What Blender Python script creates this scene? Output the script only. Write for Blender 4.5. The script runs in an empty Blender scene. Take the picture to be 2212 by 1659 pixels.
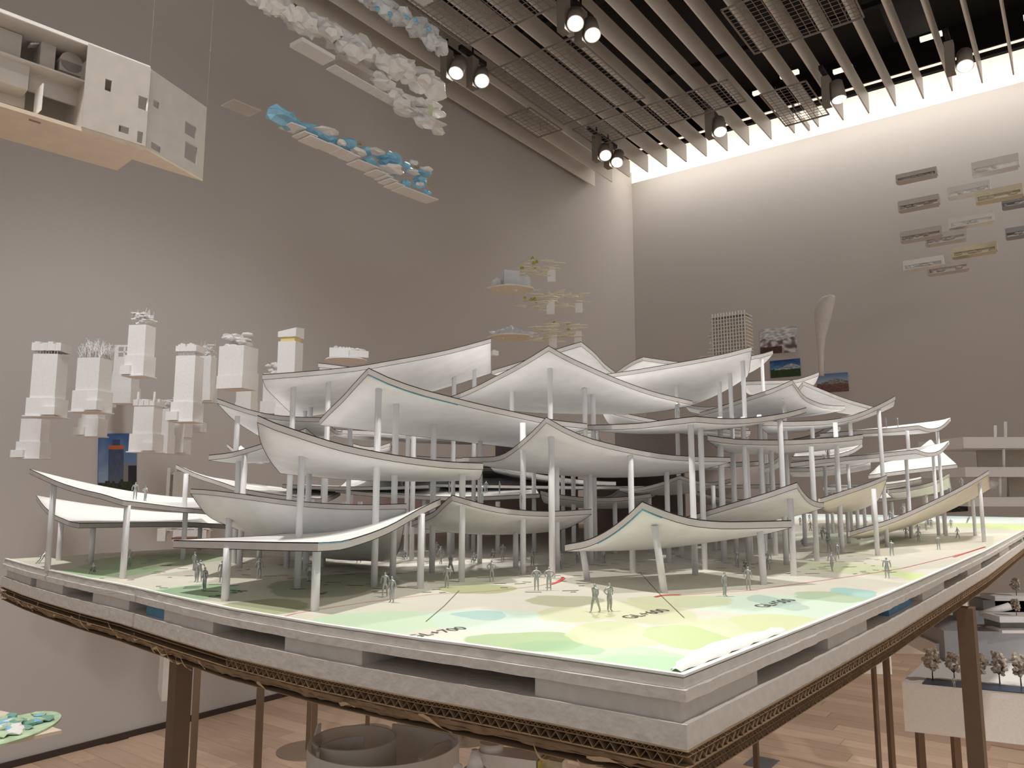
import bpy, bmesh, math, random
from mathutils import Vector, Matrix, noise
from mathutils.bvhtree import BVHTree
random.seed(7)
C = bpy.context.scene.collection
SC = bpy.context.scene
# ------------------------------------------------------------------ camera, world, exposure
F = 1664.0; PITCH = math.atan(225.5/F); CP, SP = math.cos(PITCH), math.sin(PITCH); CZ = 1.28
cam = bpy.data.cameras.new('camera'); cam.sensor_width = 36; cam.lens = F/2212*36; cam.clip_start = .01; cam.clip_end = 100
co = bpy.data.objects.new('camera', cam); C.objects.link(co)
co.location = (0, 0, CZ); co.rotation_euler = (math.pi/2+PITCH, 0, 0); SC.camera = co
SC.view_settings.view_transform = 'Standard'; SC.view_settings.look = 'None'
SC.view_settings.gamma = 1; SC.view_settings.use_curve_mapping = False
SC.view_settings.exposure = 0.18
w = bpy.data.worlds.new('world'); SC.world = w; w.use_nodes = True
w.node_tree.nodes['Background'].inputs[0].default_value = (1.0, .98, .96, 1)
w.node_tree.nodes['Background'].inputs[1].default_value = .45
# ------------------------------------------------------------------ geometry of the place (metres; floor at z = 0)
def ray(u, v):
    x = (u-1106)/F; z = -(v-829.5)/F
    return Vector((x, CP-SP*z, SP+CP*z))
def at(u, v, y):
    d = ray(u, v); t = y/d.y; return Vector((d.x*t, y, CZ+d.z*t))
def onz(u, v, z):
    d = ray(u, v); t = (z-CZ)/d.z; return Vector((d.x*t, d.y*t, z))
def px(P):
    y, z = P.y, P.z-CZ; yc = y*CP+z*SP; zc = -y*SP+z*CP
    return 1106+F*P.x/yc, 829.5-F*zc/yc
KX, KY = 1.44, 8.85                                                 # the room corner in plan
D1 = Vector((.595, .804, 0)).normalized(); D2 = Vector((-D1.y, D1.x, 0))
def room(p, q, z): return Vector((KX, KY, z)) - D1*p - D2*q          # p from right wall, q from left wall
def on_right(u, v, off=.0):
    d = ray(u, v); n = D1; t = (Vector((KX, KY, 0)).dot(n)-off)/(d.dot(n)); return Vector((0, 0, CZ))+d*t
def on_left(u, v, off=.0):
    d = ray(u, v); n = D2; t = (Vector((KX, KY, 0)).dot(n)-off)/(d.dot(n)); return Vector((0, 0, CZ))+d*t
# ------------------------------------------------------------------ materials
def s2l(c): return tuple(((x/255)/12.92 if x/255 <= .04045 else ((x/255+.055)/1.055)**2.4) for x in c)
MATS = {}
def mat(name, rgb, rough=.6, metal=0, noise_amt=.04, scale=40, bump=0, emit=0, alpha=1, trans=0):
    if name in MATS: return MATS[name]
    m = bpy.data.materials.new(name); m.use_nodes = True; nt = m.node_tree; b = nt.nodes['Principled BSDF']
    c = s2l(rgb)
    tc = nt.nodes.new('ShaderNodeTexCoord'); nz = nt.nodes.new('ShaderNodeTexNoise'); nz.inputs['Scale'].default_value = scale
    nt.links.new(tc.outputs['Object'], nz.inputs['Vector'])
    rp = nt.nodes.new('ShaderNodeValToRGB')
    rp.color_ramp.elements[0].position = .3; rp.color_ramp.elements[1].position = .7
    rp.color_ramp.elements[0].color = tuple(x*(1-noise_amt) for x in c)+(1,)
    rp.color_ramp.elements[1].color = tuple(min(1, x*(1+noise_amt)) for x in c)+(1,)
    nt.links.new(nz.outputs[0], rp.inputs[0]); nt.links.new(rp.outputs[0], b.inputs['Base Color'])
    b.inputs['Roughness'].default_value = rough; b.inputs['Metallic'].default_value = metal
    b.inputs['Alpha'].default_value = alpha
    if trans: b.inputs['Transmission Weight'].default_value = trans
    if bump:
        bp = nt.nodes.new('ShaderNodeBump'); bp.inputs['Strength'].default_value = bump; bp.inputs['Distance'].default_value = .002
        nt.links.new(nz.outputs[0], bp.inputs['Height']); nt.links.new(bp.outputs[0], b.inputs['Normal'])
    if emit:
        b.inputs['Emission Color'].default_value = c+(1,); b.inputs['Emission Strength'].default_value = emit
    MATS[name] = m; return m
WHITE = mat('white_foam_board', (238, 237, 238), .55)
TOPW = mat('white_paper_top', (240, 240, 238), .6)
FASC = mat('paper_fascia', (200, 195, 191), .6, noise_amt=.06)
INK = mat('dark_edge_line', (38, 31, 30), .7)
COLM = mat('white_plastic_column', (232, 232, 234), .45)
STYRO = mat('white_foam', (246, 244, 241), .7, noise_amt=.03, bump=.3, scale=160)
EDGEF = mat('aged_foam_edge', (212, 206, 199), .7, noise_amt=.04, bump=.4, scale=120)  # same white foam, with the rim's shade put into a darker colour
TRANSL = mat('frosted_white_sheet', (226, 220, 214), .5, alpha=.93)
GHOST = mat('clear_acrylic', (225, 215, 208), .3, alpha=.42)
CARD = mat('brown_cardboard', (150, 124, 96), .85, noise_amt=.15, scale=60)
CARD_D = mat('dark_cardboard', (92, 72, 52), .9, noise_amt=.2, scale=60)
LEG = mat('brown_painted_steel', (112, 92, 72), .5)
GREYM = mat('grey_metal', (176, 178, 177), .34, .7, noise_amt=.08)
BLUE = mat('blue_foam', (92, 140, 168), .7)
SKYB = mat('blue_gel', (150, 208, 236), .4, noise_amt=.12, scale=25)
YEL = mat('pale_yellow_model', (232, 224, 200), .6)
MOSS = mat('moss_yellow', (190, 178, 90), .8, noise_amt=.3, scale=90)
WALLM = mat('warm_grey_wall', (202, 196, 191), .85, noise_amt=.012, scale=1.2)
SLATM = mat('grey_ceiling_slat', (244, 237, 228), .6, noise_amt=.02)
BLACK = mat('black_plenum', (14, 13, 12), .9)
BLACKP = mat('black_plastic', (24, 23, 22), .5)
LAMPB = mat('lamp_body_grey', (140, 132, 122), .5)
WIRE = mat('painted_wire', (150, 141, 132), .5)
LENS = mat('lit_lamp_lens', (250, 252, 250), .3, emit=18)
PANEL = mat('lit_cove_panel', (255, 246, 232), .5, emit=.62)
TUBE = mat('lit_tube', (255, 246, 232), .5, emit=.9)
PAPERC = mat('cream_underside', (236, 228, 212), .6)
DARKBLUE = mat('dark_blue_glaze', (60, 72, 92), .3)
GREENG = mat('grey_green_glass', (150, 152, 140), .2, alpha=.85)
GREYP = mat('grey_model_wall', (172, 172, 176), .6)
TREEM = mat('pale_dried_foliage', (196, 184, 170), .8, noise_amt=.2, scale=120)
TWIG = mat('dark_twig', (88, 76, 66), .8)
RED = mat('red_print', (220, 90, 90), .7)
INKT = mat('grey_print', (92, 92, 84), .8)
TAPE = mat('grey_floor_tape', (122, 122, 124), .7)
THREADM = mat('clear_thread', (190, 182, 172), .3, alpha=.35)
def vcol_mat(name, rough=.5):
    m = bpy.data.materials.new(name); m.use_nodes = True; nt = m.node_tree; b = nt.nodes['Principled BSDF']
    a = nt.nodes.new('ShaderNodeVertexColor'); a.layer_name = 'Col'
    nt.links.new(a.outputs[0], b.inputs['Base Color']); b.inputs['Roughness'].default_value = rough; return m
PRINT = vcol_mat('printed_photograph', .45)
# ------------------------------------------------------------------ mesh builder
class MB:
    def __init__(s): s.v = []; s.f = []; s.m = []; s.sm = []
    def add(s, vs, fs, mi=0, smooth=False):
        o = len(s.v); s.v += [Vector(p) for p in vs]
        for f in fs: s.f.append([i+o for i in f]); s.m.append(mi); s.sm.append(smooth)
        return s
    def box(s, c, size, rz=0, mi=0, tilt=None):
        c = Vector(c); R = Matrix.Rotation(rz, 3, 'Z')
        if tilt is not None: R = R @ tilt
        vs = [c + R @ Vector((x*size[0]/2, y*size[1]/2, z*size[2]/2)) for x in (-1, 1) for y in (-1, 1) for z in (-1, 1)]
        return s.add(vs, [(0, 1, 3, 2), (4, 6, 7, 5), (0, 4, 5, 1), (2, 3, 7, 6), (0, 2, 6, 4), (1, 5, 7, 3)], mi)
    def prism(s, pts, z0, z1, mi=0):                                  # pts: plan polygon, counter-clockwise
        n = len(pts); vs = [(p[0], p[1], z0) for p in pts]+[(p[0], p[1], z1) for p in pts]
        fs = [tuple(range(n-1, -1, -1)), tuple(range(n, 2*n))]+[(i, (i+1) % n, n+(i+1) % n, n+i) for i in range(n)]
        return s.add(vs, fs, mi)
    def slab(s, quad, th, mi=0):                                      # quad: 4 points, thickened along its normal
        q = [Vector(p) for p in quad]; n = (q[1]-q[0]).cross(q[3]-q[0]).normalized()*th
        vs = q+[p+n for p in q]
        return s.add(vs, [(3, 2, 1, 0), (4, 5, 6, 7)]+[(i, (i+1) % 4, 4+(i+1) % 4, 4+i) for i in range(4)], mi)
    def tube(s, a, b, r, r2=None, n=8, mi=0, cap=True):
        a, b = Vector(a), Vector(b); d = (b-a).normalized(); r2 = r if r2 is None else r2
        x = d.orthogonal().normalized(); y = d.cross(x)
        vs = [a+(x*math.cos(t)+y*math.sin(t))*r for t in [2*math.pi*i/n for i in range(n)]]
        vs += [b+(x*math.cos(t)+y*math.sin(t))*r2 for t in [2*math.pi*i/n for i in range(n)]]
        s.add(vs, [(i, (i+1) % n, n+(i+1) % n, n+i) for i in range(n)], mi, True)
        if cap: o = len(s.v)-2*n; s.f += [[o+i for i in range(n-1, -1, -1)], [o+n+i for i in range(n)]]; s.m += [mi, mi]; s.sm += [False, False]
        return s
    def lump(s, c, size, seed=0, amp=.3, rz=0, mi=0, sub=1, smooth=False):
        bm = bmesh.new(); bmesh.ops.create_icosphere(bm, subdivisions=sub, radius=1)
        R = Matrix.Rotation(rz, 3, 'Z'); c = Vector(c); vs = []
        for v in bm.verts:
            k = 1+amp*noise.noise(v.co*1.7+Vector((seed*3.1, seed*1.7, seed)))*2
            p = v.co*k; vs.append(c+R @ Vector((p.x*size[0]/2, p.y*size[1]/2, p.z*size[2]/2)))
        fs = [[v.index for v in f.verts] for f in bm.faces]; bm.free()
        return s.add(vs, fs, mi, smooth)
    def build(s, name, mats, parent=None, label=None, cat=None, group=None, kind=None):
        me = bpy.data.meshes.new(name)
        off = parent_world(parent)
        me.from_pydata([p-off for p in s.v], [], s.f)
        mats = mats if isinstance(mats, (list, tuple)) else [mats]
        for m in mats: me.materials.append(m)
        me.polygons.foreach_set('material_index', s.m); me.polygons.foreach_set('use_smooth', s.sm); me.update()
        o = bpy.data.objects.new(name, me); C.objects.link(o)
        if parent: o.parent = parent
        return tag(o, label, cat, group, kind)
def parent_world(p):
    v = Vector((0, 0, 0))
    while p: v += p.location; p = p.parent
    return v
def tag(o, label=None, cat=None, group=None, kind=None):
    if label: o['label'] = label
    if cat: o['category'] = cat
    if group: o['group'] = group
    if kind: o['kind'] = kind
    return o
def thing(name, loc, label, cat, group=None):
    o = bpy.data.objects.new(name, None); o.empty_display_size = .02; C.objects.link(o); o.location = Vector(loc)
    return tag(o, label, cat, group)
def struct(name, mb, m, parent=None): return mb.build(name, m, parent, kind='structure' if parent is None else None)
# ------------------------------------------------------------------ the room
DA = math.atan2(D1.y, D1.x)
def quadbox(p0, p1, q0, q1, z0, z1, mi=0, mb=None):
    mb = mb or MB(); a, b, c, d = room(p0, q0, 0), room(p0, q1, 0), room(p1, q1, 0), room(p1, q0, 0)
    pts = [a, b, c, d]
    area = sum(pts[i].x*pts[(i+1) % 4].y-pts[(i+1) % 4].x*pts[i].y for i in range(4))
    if area < 0: pts.reverse()
    return mb.prism(pts, z0, z1, mi)
WT = CZ+3.63
struct('wall_left', quadbox(-.15, 13, -.15, 0, 0, WT+.9), WALLM)
struct('wall_right', quadbox(-.15, 0, 0, 11.5, 0, WT), WALLM)
struct('baseboard_left', quadbox(0.012, 13, 0, .012, 0, .03), mat('dark_shadow_gap', (70, 56, 46), .8))
struct('baseboard_right', quadbox(0, .012, 0, 11.5, 0, .03), MATS['dark_shadow_gap'])
# floor: subfloor plus separate boards where they can be told apart
def floor_mat(name, c1, c2):
    m = bpy.data.materials.new(name); m.use_nodes = True; nt = m.node_tree; b = nt.nodes['Principled BSDF']
    oi = nt.nodes.new('ShaderNodeObjectInfo'); tc = nt.nodes.new('ShaderNodeTexCoord')
    mp = nt.nodes.new('ShaderNodeMapping'); mp.inputs['Scale'].default_value = (1.5, 26, 1)
    mp.inputs['Rotation'].default_value = (0, 0, 0)
    nz = nt.nodes.new('ShaderNodeTexNoise'); nz.inputs['Scale'].default_value = 2.2; nz.inputs['Detail'].default_value = 5
    ad = nt.nodes.new('ShaderNodeMath'); ad.operation = 'MULTIPLY_ADD'; ad.inputs[1].default_value = .45; 
    rp = nt.nodes.new('ShaderNodeValToRGB'); rp.color_ramp.elements[0].color = s2l(c1)+(1,); rp.color_ramp.elements[1].color = s2l(c2)+(1,)
    rp.color_ramp.elements[0].position = .15; rp.color_ramp.elements[1].position = .85
    vc = nt.nodes.new('ShaderNodeVectorMath'); vc.operation = 'ADD'
    nt.links.new(tc.outputs['Object'], mp.inputs['Vector']); nt.links.new(mp.outputs[0], vc.inputs[0]); nt.links.new(oi.outputs['Location'], vc.inputs[1])
    nt.links.new(vc.outputs[0], nz.inputs['Vector']); nt.links.new(oi.outputs['Random'], ad.inputs[0])
    sc = nt.nodes.new('ShaderNodeMath'); sc.operation = 'MULTIPLY'; sc.inputs[1].default_value = .62
    nt.links.new(nz.outputs[0], sc.inputs[0]); nt.links.new(sc.outputs[0], ad.inputs[2])
    nt.links.new(ad.outputs[0], rp.inputs[0]); nt.links.new(rp.outputs[0], b.inputs['Base Color'])
    b.inputs['Roughness'].default_value = .42; return m
OAK = floor_mat('oak_floor_board', (200, 168, 144), (246, 214, 186))
floor = struct('floor', quadbox(-.15, 13, -.15, 11.5, -.05, -.004), OAK)
pw, pl = .115, 1.5
pm = MB(); pm.box((0, 0, -.0015), (pl-.003, pw-.0022, .005)); pme = None
row = 0; cnt = 0
cells = []
for i in range(0, 105):
    for j in range(0, 9):
        p = .2+i*pw; q = -.6+j*pl+(i*.53 % 1)*pl
        P = room(p, q, 0)
        if P.y < .4: continue
        u, v = px(P)
        if -250 < u < 2450 and 1400 < v < 1900 and q > -.7: cells.append((abs(v-1650)+abs(u-1300)*.2, p, q))
cells.sort(); cells = cells[:296]
for _, p, q in cells:
    q0, q1 = max(q-pl/2, .013), q+pl/2
    if q1-q0 < .1: continue
    if pme is None: pme = pm.build('plank', OAK, floor); o = pme
    else:
        o = pme.copy(); C.objects.link(o)
    o.location = room(p, (q0+q1)/2, 0); o.rotation_euler = (0, 0, math.atan2(D2.y, D2.x)); o.scale = ((q1-q0)/pl, 1, 1)
# ceiling: black plenum, lit cove, slats
ceil = struct('ceiling', quadbox(.56, 13, 0, 11.5, CZ+4.05, CZ+4.15), BLACK)
struct('trim_1', quadbox(-.15, .55, 0, 11.5, CZ+3.76, CZ+3.79), PANEL)            # luminous cove along the right wall
struct('trim_2', quadbox(-.15, .0, 0, 11.5, WT, CZ+3.76), PANEL)
for k, q in enumerate((2.06, 4.05, 6.05)):
    struct('trim_%d' % (k+3), quadbox(-.0, .55, q, q+.02, CZ+3.70, CZ+3.76), LAMPB)
struct('trim_6', quadbox(.55, .57, 0, 11.5, CZ+3.76, CZ+4.1), BLACK)
sl = None
for i in range(50):
    q = .065+.213*i
    mb = quadbox(1.0, 12.9, -.006, .006, CZ+3.25, CZ+3.43) if sl is None else None
    if sl is None:
        sl = mb.build('slat', SLATM, ceil); o = sl
    else: o = sl.copy(); C.objects.link(o)
    o.location = -D2*q
for i in range(9):                                                   # cross rails, ducts and tubes seen in the dark void above the slats
    p = .95+i*1.25
    quadbox(p, p+.05, 0, 11.4, CZ+3.47, CZ+3.51).build('rail', mat('dark_steel', (24, 22, 21), .7), ceil)
for q in (3.1, 5.2, 7.4, 9.1):
    quadbox(1.2, 12.6, q, q+.3, CZ+3.72, CZ+3.95).build('duct', MATS['dark_steel'], ceil)
for (p, q) in [(1.15, 2.6), (1.25, 3.3), (1.1, 4.0), (1.3, 4.45), (1.15, 5.1), (1.05, 5.75), (1.5, 6.3), (1.2, 1.9), (1.35, 2.2), (1.3, 7.2)]:
    quadbox(p, p+.04, q, q+.16, CZ+3.62, CZ+3.65).build('tube_light', TUBE, ceil)
# wire mesh panels hanging under the slats
def mesh_panel(a, c, label, cell=.05, z=CZ+3.17):
    A, B = onz(a[0], a[1], z), onz(c[0], c[1], z)
    def pq(P): d = Vector((KX, KY, 0))-Vector((P.x, P.y, 0)); return d.dot(D1), d.dot(D2)
    (p0, q0), (p1, q1) = pq(A), pq(B); p0, p1 = sorted((p0, p1)); q0, q1 = sorted((q0, q1))
    t = thing('mesh_panel', room((p0+p1)/2, (q0+q1)/2, z), label, 'ceiling grid', 'wire mesh panels under the ceiling slats')
    fr = MB(); g = .009
    for (a0, a1, b0, b1) in ((p0, p1, q0, q0+g), (p0, p1, q1-g, q1), (p0, p0+g, q0, q1), (p1-g, p1, q0, q1)): quadbox(a0, a1, b0, b1, z-.006, z+.006, mb=fr)
    fr.build('frame', WIRE, t)
    wr = MB(); n = int((p1-p0)/cell); k = int((q1-q0)/cell)
    for i in range(1, n): x = p0+(p1-p0)*i/n; quadbox(x-.0016, x+.0016, q0, q1, z-.0016, z+.0016, mb=wr)
    for i in range(1, k): x = q0+(q1-q0)*i/k; quadbox(p0, p1, x-.0022, x+.0022, z-.001, z+.0022, mb=wr)
    wr.build('wire_grid', WIRE, t, kind='stuff')
    for (pp, qq) in ((p0+.1, q0+.1), (p1-.1, q0+.1), (p0+.1, q1-.1), (p1-.1, q1-.1)):
        MB().tube(room(pp, qq, z), room(pp, qq, CZ+3.25), .002, n=5).build('hanger', WIRE, t)
mesh_panel((1052, 155), (1394, 211), 'wide wire mesh panel under the slats between the two upper pairs of spotlights')
mesh_panel((1090, 252), (1215, 280), 'smaller wire mesh panel left below the wide one')
mesh_panel((1236, 280), (1612, 218), 'wire mesh panel above the lowest pair of spotlights')
mesh_panel((1640, 205), (1792, 247), 'wire mesh panel close to the bright cove of the right wall')
mesh_panel((1556, 22), (1868, 37), 'wire mesh panel at the top right with black void showing through')
mesh_panel((1007, 100), (1040, -140), 'wire mesh panel at the top edge left of the bright pair of spotlights')
# ------------------------------------------------------------------ spotlights
def spotlight(u, v, label, target, energy, size=.62, z=CZ+3.0, group=None):  # a cylinder head on a bracket with its driver box
    P = onz(u, v, z); tg = Vector(target); d = (tg-P).normalized()
    dv = (Vector((0, 0, CZ))-P).normalized()
    hd = (d*.75+Vector((0, 0, -1))*.4).normalized()
    t = thing('ceiling_spotlight', P, label, 'spotlight', 'spotlights hanging under the ceiling slats')
    b = MB(); b.tube(P-hd*.15, P, .05, .056, 20); b.build('lamp_head', LAMPB, t)
    l = MB(); l.tube(P+hd*.001, P+hd*.006, .046, n=20); l.build('lens', LENS, t)
    s = -D2*.09
    y = MB(); y.box(P-s+Vector((0, 0, .09)), (.075, .06, .24), DA); y.build('driver_box', LAMPB, t)
    y = MB(); y.box(P-s+Vector((0, 0, .23)), (.3, .03, .035), DA); y.tube(P-s+Vector((0, 0, .2)), P-s+Vector((0, 0, .3)), .008); y.build('bracket', BLACKP, t)
    L = bpy.data.lights.new('spot_lamp', 'SPOT'); L.energy = energy; L.spot_size = size; L.spot_blend = .9; L.shadow_soft_size = .05
    L.color = (1, .95, .88)
    o = bpy.data.objects.new('spot_lamp', L); C.objects.link(o); o.parent = t; o.location = hd*.02
    o.rotation_euler = (tg-P).to_track_quat('-Z', 'Y').to_euler()
T0 = at(1250, 1200, 1.0); TR = at(1900, 1130, 1.9)
spotlight(985, 158, 'left spotlight of the pair left of the wide mesh panel', at(350, 1000, 3.0), 30, 1.2)
spotlight(1041, 175, 'right spotlight of the pair left of the wide mesh panel', T0, 110)
spotlight(1243, 51, 'left spotlight of the brightest pair at the top', T0, 150)
spotlight(1280, 76, 'right spotlight of the brightest pair at the top', TR, 150)
spotlight(1308, 336, 'left spotlight of the lowest pair near the room corner', TR, 90)
spotlight(1333, 351, 'right spotlight of the lowest pair near the room corner', at(1150, 640, 4.5), 190)
spotlight(1556, 285, 'single spotlight in front of the cove below the mesh panels', at(1700, 780, 4.5), 50, 1.1)
spotlight(1813, 215, 'single spotlight in front of the cove, middle of the right half', at(2060, 1000, 5.0), 60, .7)
spotlight(2085, 143, 'rightmost single spotlight by the bright cove', at(2150, 1400, 2.6), 200)
def extra_spot(loc, target, energy, size, soft=.05, col=(1, .96, .9)):  # unseen lamps out of view, some added only to brighten their targets
    L = bpy.data.lights.new('gallery_spot', 'SPOT'); L.energy = energy; L.spot_size = size; L.spot_blend = .7; L.shadow_soft_size = soft; L.color = col
    o = bpy.data.objects.new('gallery_spot', L); C.objects.link(o); o.location = loc
    o.rotation_euler = (Vector(target)-Vector(loc)).to_track_quat('-Z', 'Y').to_euler()
extra_spot((1.1, .25, CZ+3.0), (.55, 1.1, 1.2), 185, .85, .10)
extra_spot((4.4, .6, CZ+2.7), (1.9, 2.3, .6), 230, .75, .1)
extra_spot((-.9, .7, CZ+3.0), (-.3, 1.15, 1.2), 230, .8, .08)
extra_spot((2.2, 1.5, CZ+3.0), (1.5, 2.1, 1.2), 170, .9, .1)
extra_spot((-1.2, .6, CZ+2.6), (-1.5, 3.0, 1.8), 160, .95, .25, (.97, .98, 1.0))  # added soft fill for the hanging towers
extra_spot((-.6, .4, CZ+3.1), (-1.3, 1.5, CZ+.9), 60, .8)
extra_spot((-.3, 1.2, CZ+2.0), (-.9, 3.4, CZ+1.9), 14, 1.2, .4)
def area(loc, rot, sx, sy, e, col=(1, .97, .93)):
    cv = bpy.data.lights.new('gallery_wash', 'AREA'); cv.shape = 'RECTANGLE'; cv.size = sx; cv.size_y = sy; cv.energy = e; cv.color = col
    o = bpy.data.objects.new('gallery_wash', cv); C.objects.link(o); o.location = loc; o.rotation_euler = rot
area(room(.35, 5.2, CZ+3.74), (math.radians(-12), 0, math.atan2(D2.y, D2.x)), 10, .2, 40)
area((.4, -2.6, CZ+2.9), (math.radians(50), 0, 0), 5.5, 2.6, 12)  # added fill panel behind the camera, stands in for unseen room lighting
extra_spot((3.6, -.8, CZ+2.8), on_right(2000, 620), 90, 1.1, .6)  # added fill for the right wall and its strip models
# ------------------------------------------------------------------ the big pavilion model: base
ZB = CZ-.11
def gnd(u, v, z=ZB): return onz(u, v, z)
model = thing('architecture_model', gnd(1475, 1462, ZB-.05), 'large white architecture model of stacked curved roofs on thin columns', 'model')
left_px = [(12, 1208), (60, 1222), (110, 1234), (190, 1251), (270, 1266), (380, 1291), (500, 1317), (690, 1350), (900, 1381), (1000, 1394), (1200, 1422), (1475, 1462)]
right_px = [(1560, 1428), (1700, 1372), (1810, 1328), (1918, 1284), (2020, 1239), (2126, 1192), (2212, 1146)]
Ledge = [gnd(*p) for p in left_px]; Redge = [gnd(*p) for p in right_px]
E1 = (Redge[4]-Ledge[-1]).normalized(); 
far_r = Ledge[-1]+Vector((.64, .768, 0))*3.15; far_l = Ledge[0]+Vector((.64, .768, 0))*3.0
outline = [p.to_2d() for p in Ledge+Redge]+[far_r.to_2d(), far_l.to_2d()]
def grow(pts, d):
    n = len(pts); out = []
    for i in range(n):
        a, b, c = pts[i-1], pts[i], pts[(i+1) % n]
        n1 = (b-a).normalized(); n2 = (c-b).normalized()
        nn = (Vector((n1.y, -n1.x))+Vector((n2.y, -n2.x))); nn = nn/ max(.4, nn.length) ; k = 1/max(.5, nn.normalized().dot(Vector((n1.y, -n1.x))))
        out.append(b+nn.normalized()*d*k)
    return out
area = sum(outline[i-1].x*outline[i].y-outline[i].x*outline[i-1].y for i in range(len(outline)))
if area < 0: outline.reverse()
def ground_material():
    m = bpy.data.materials.new('watercolour_site_print'); m.use_nodes = True; nt = m.node_tree; b = nt.nodes['Principled BSDF']
    tc = nt.nodes.new('ShaderNodeTexCoord'); nz = nt.nodes.new('ShaderNodeTexNoise'); nz.inputs['Scale'].default_value = 9; nz.inputs['Detail'].default_value = 3
    nt.links.new(tc.outputs['Object'], nz.inputs['Vector'])
    mo = nt.nodes.new('ShaderNodeVectorMath'); mo.operation = 'MULTIPLY_ADD'; mo.inputs[1].default_value = (.07, .07, 0); mo.inputs[2].default_value = (-.035, -.035, 0)
    nt.links.new(nz.outputs['Color'], mo.inputs[0])
    pos = nt.nodes.new('ShaderNodeVectorMath'); pos.operation = 'ADD'; nt.links.new(tc.outputs['Object'], pos.inputs[0]); nt.links.new(mo.outputs[0], pos.inputs[1])
    n2 = nt.nodes.new('ShaderNodeTexNoise'); n2.inputs['Scale'].default_value = 30; nt.links.new(tc.outputs['Object'], n2.inputs['Vector'])
    cur = None
    base = nt.nodes.new('ShaderNodeMix'); base.data_type = 'RGBA'; base.inputs[6].default_value = s2l((212, 208, 194))+(1,); base.inputs[7].default_value = s2l((224, 221, 208))+(1,)
    nt.links.new(n2.outputs[0], base.inputs[0]); cur = base.outputs[2]
    root = parent_world(model)
    for (l, r, t, bo, col, a) in GE:
        cpx = (l+r)/2; P = gnd(cpx, t); Q = gnd(cpx, bo); cy = (P.y+Q.y)/2; ry = abs(P.y-Q.y)/2
        v = 829.5+0; 
        cv_ = px(Vector((0, cy, ZB)))[1]; A = gnd(l, cv_); B = gnd(r, cv_); cx = (A.x+B.x)/2; rx = abs(B.x-A.x)/2
        s = nt.nodes.new('ShaderNodeVectorMath'); s.operation = 'SUBTRACT'; s.inputs[1].default_value = (cx-root.x, cy-root.y, 0)
        nt.links.new(pos.outputs[0], s.inputs[0])
        k = nt.nodes.new('ShaderNodeVectorMath'); k.operation = 'MULTIPLY'; k.inputs[1].default_value = (1/rx, 1/ry, 0); nt.links.new(s.outputs[0], k.inputs[0])
        ln = nt.nodes.new('ShaderNodeVectorMath'); ln.operation = 'LENGTH'; nt.links.new(k.outputs[0], ln.inputs[0])
        mr = nt.nodes.new('ShaderNodeMapRange'); mr.inputs[1].default_value = .97; mr.inputs[2].default_value = 1.03; mr.inputs[3].default_value = a; mr.inputs[4].default_value = 0
        nt.links.new(ln.outputs['Value'], mr.inputs[0])
        mx = nt.nodes.new('ShaderNodeMix'); mx.data_type = 'RGBA'; mx.inputs[7].default_value = s2l(col)+(1,)
        nt.links.new(mr.outputs[0], mx.inputs[0]); nt.links.new(cur, mx.inputs[6]); cur = mx.outputs[2]
    nt.links.new(cur, b.inputs['Base Color']); b.inputs['Roughness'].default_value = .55
    return m
GE = [(1500, 1950, 1286, 1336, (205, 226, 208), .9), (1450, 1760, 1335, 1440, (208, 219, 176), .85), (1090, 1480, 1386, 1470, (176, 216, 172), .8),
      (690, 985, 1322, 1368, (196, 222, 190), .9), (930, 1190, 1317, 1363, (200, 222, 206), .9), (985, 1090, 1320, 1342, (158, 196, 192), .8),
      (995, 1265, 1362, 1410, (154, 186, 128), .9), (1100, 1300, 1382, 1412, (138, 180, 132), .6), (1215, 1410, 1345, 1396, (202, 214, 164), .85), (1270, 1500, 1300, 1352, (204, 210, 168), .8),
      (1140, 1310, 1311, 1346, (202, 208, 168), .9), (1136, 1310, 1286, 1312, (176, 180, 148), .9), (1390, 1580, 1352, 1402, (184, 206, 140), .9), (1590, 1800, 1326, 1374, (204, 214, 162), .85),
      (1250, 1470, 1408, 1450, (158, 204, 158), .6), (1636, 1722, 1286, 1318, (172, 198, 184), .8), (1712, 1872, 1279, 1299, (166, 192, 158), .8), (1803, 1892, 1269, 1291, (150, 200, 196), .8),
      (1926, 2030, 1234, 1258, (206, 226, 152), .9), (1730, 1945, 1214, 1242, (202, 212, 172), .8), (943, 1110, 1261, 1285, (176, 182, 138), .9),
      (300, 500, 1262, 1306, (172, 208, 170), .9), (90, 330, 1222, 1252, (188, 216, 176), .9), (470, 660, 1292, 1330, (160, 170, 130), .8), (600, 860, 1240, 1290, (150, 158, 132), .7),
      (200, 470, 1195, 1230, (170, 190, 150), .7), (860, 1130, 1225, 1262, (168, 176, 150), .6), (1380, 1600, 1285, 1310, (200, 206, 166), .8),
      (1650, 2400, 1105, 1131, (226, 236, 234), .95), (1860, 2200, 1112, 1120, (178, 206, 210), .7), (2080, 2330, 1130, 1150, (208, 226, 152), .9), (1700, 1960, 1150, 1175, (170, 186, 160), .6)]
GM = ground_material()
def ring_layer(name, grow_d, z0, z1, m, label=None, jag=0):
    pts = grow(outline, grow_d)
    mb = MB(); 
    if jag:
        fine = []
        for i in range(len(pts)):
            a, b = pts[i], pts[(i+1) % len(pts)]; n = max(1, int((b-a).length/.012)) if (b-a).length < 1 else 30
            d = (b-a).normalized(); nn = Vector((d.y, -d.x))
            for k in range(n): fine.append(a+(b-a)*k/n+nn*jag*noise.noise(Vector((a.x*40+k*.9, i*3, z0*100))))
        pts = fine
    n = len(pts)
    mb.prism(pts, z0, z1); return mb.build(name, m, model, label)
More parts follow.
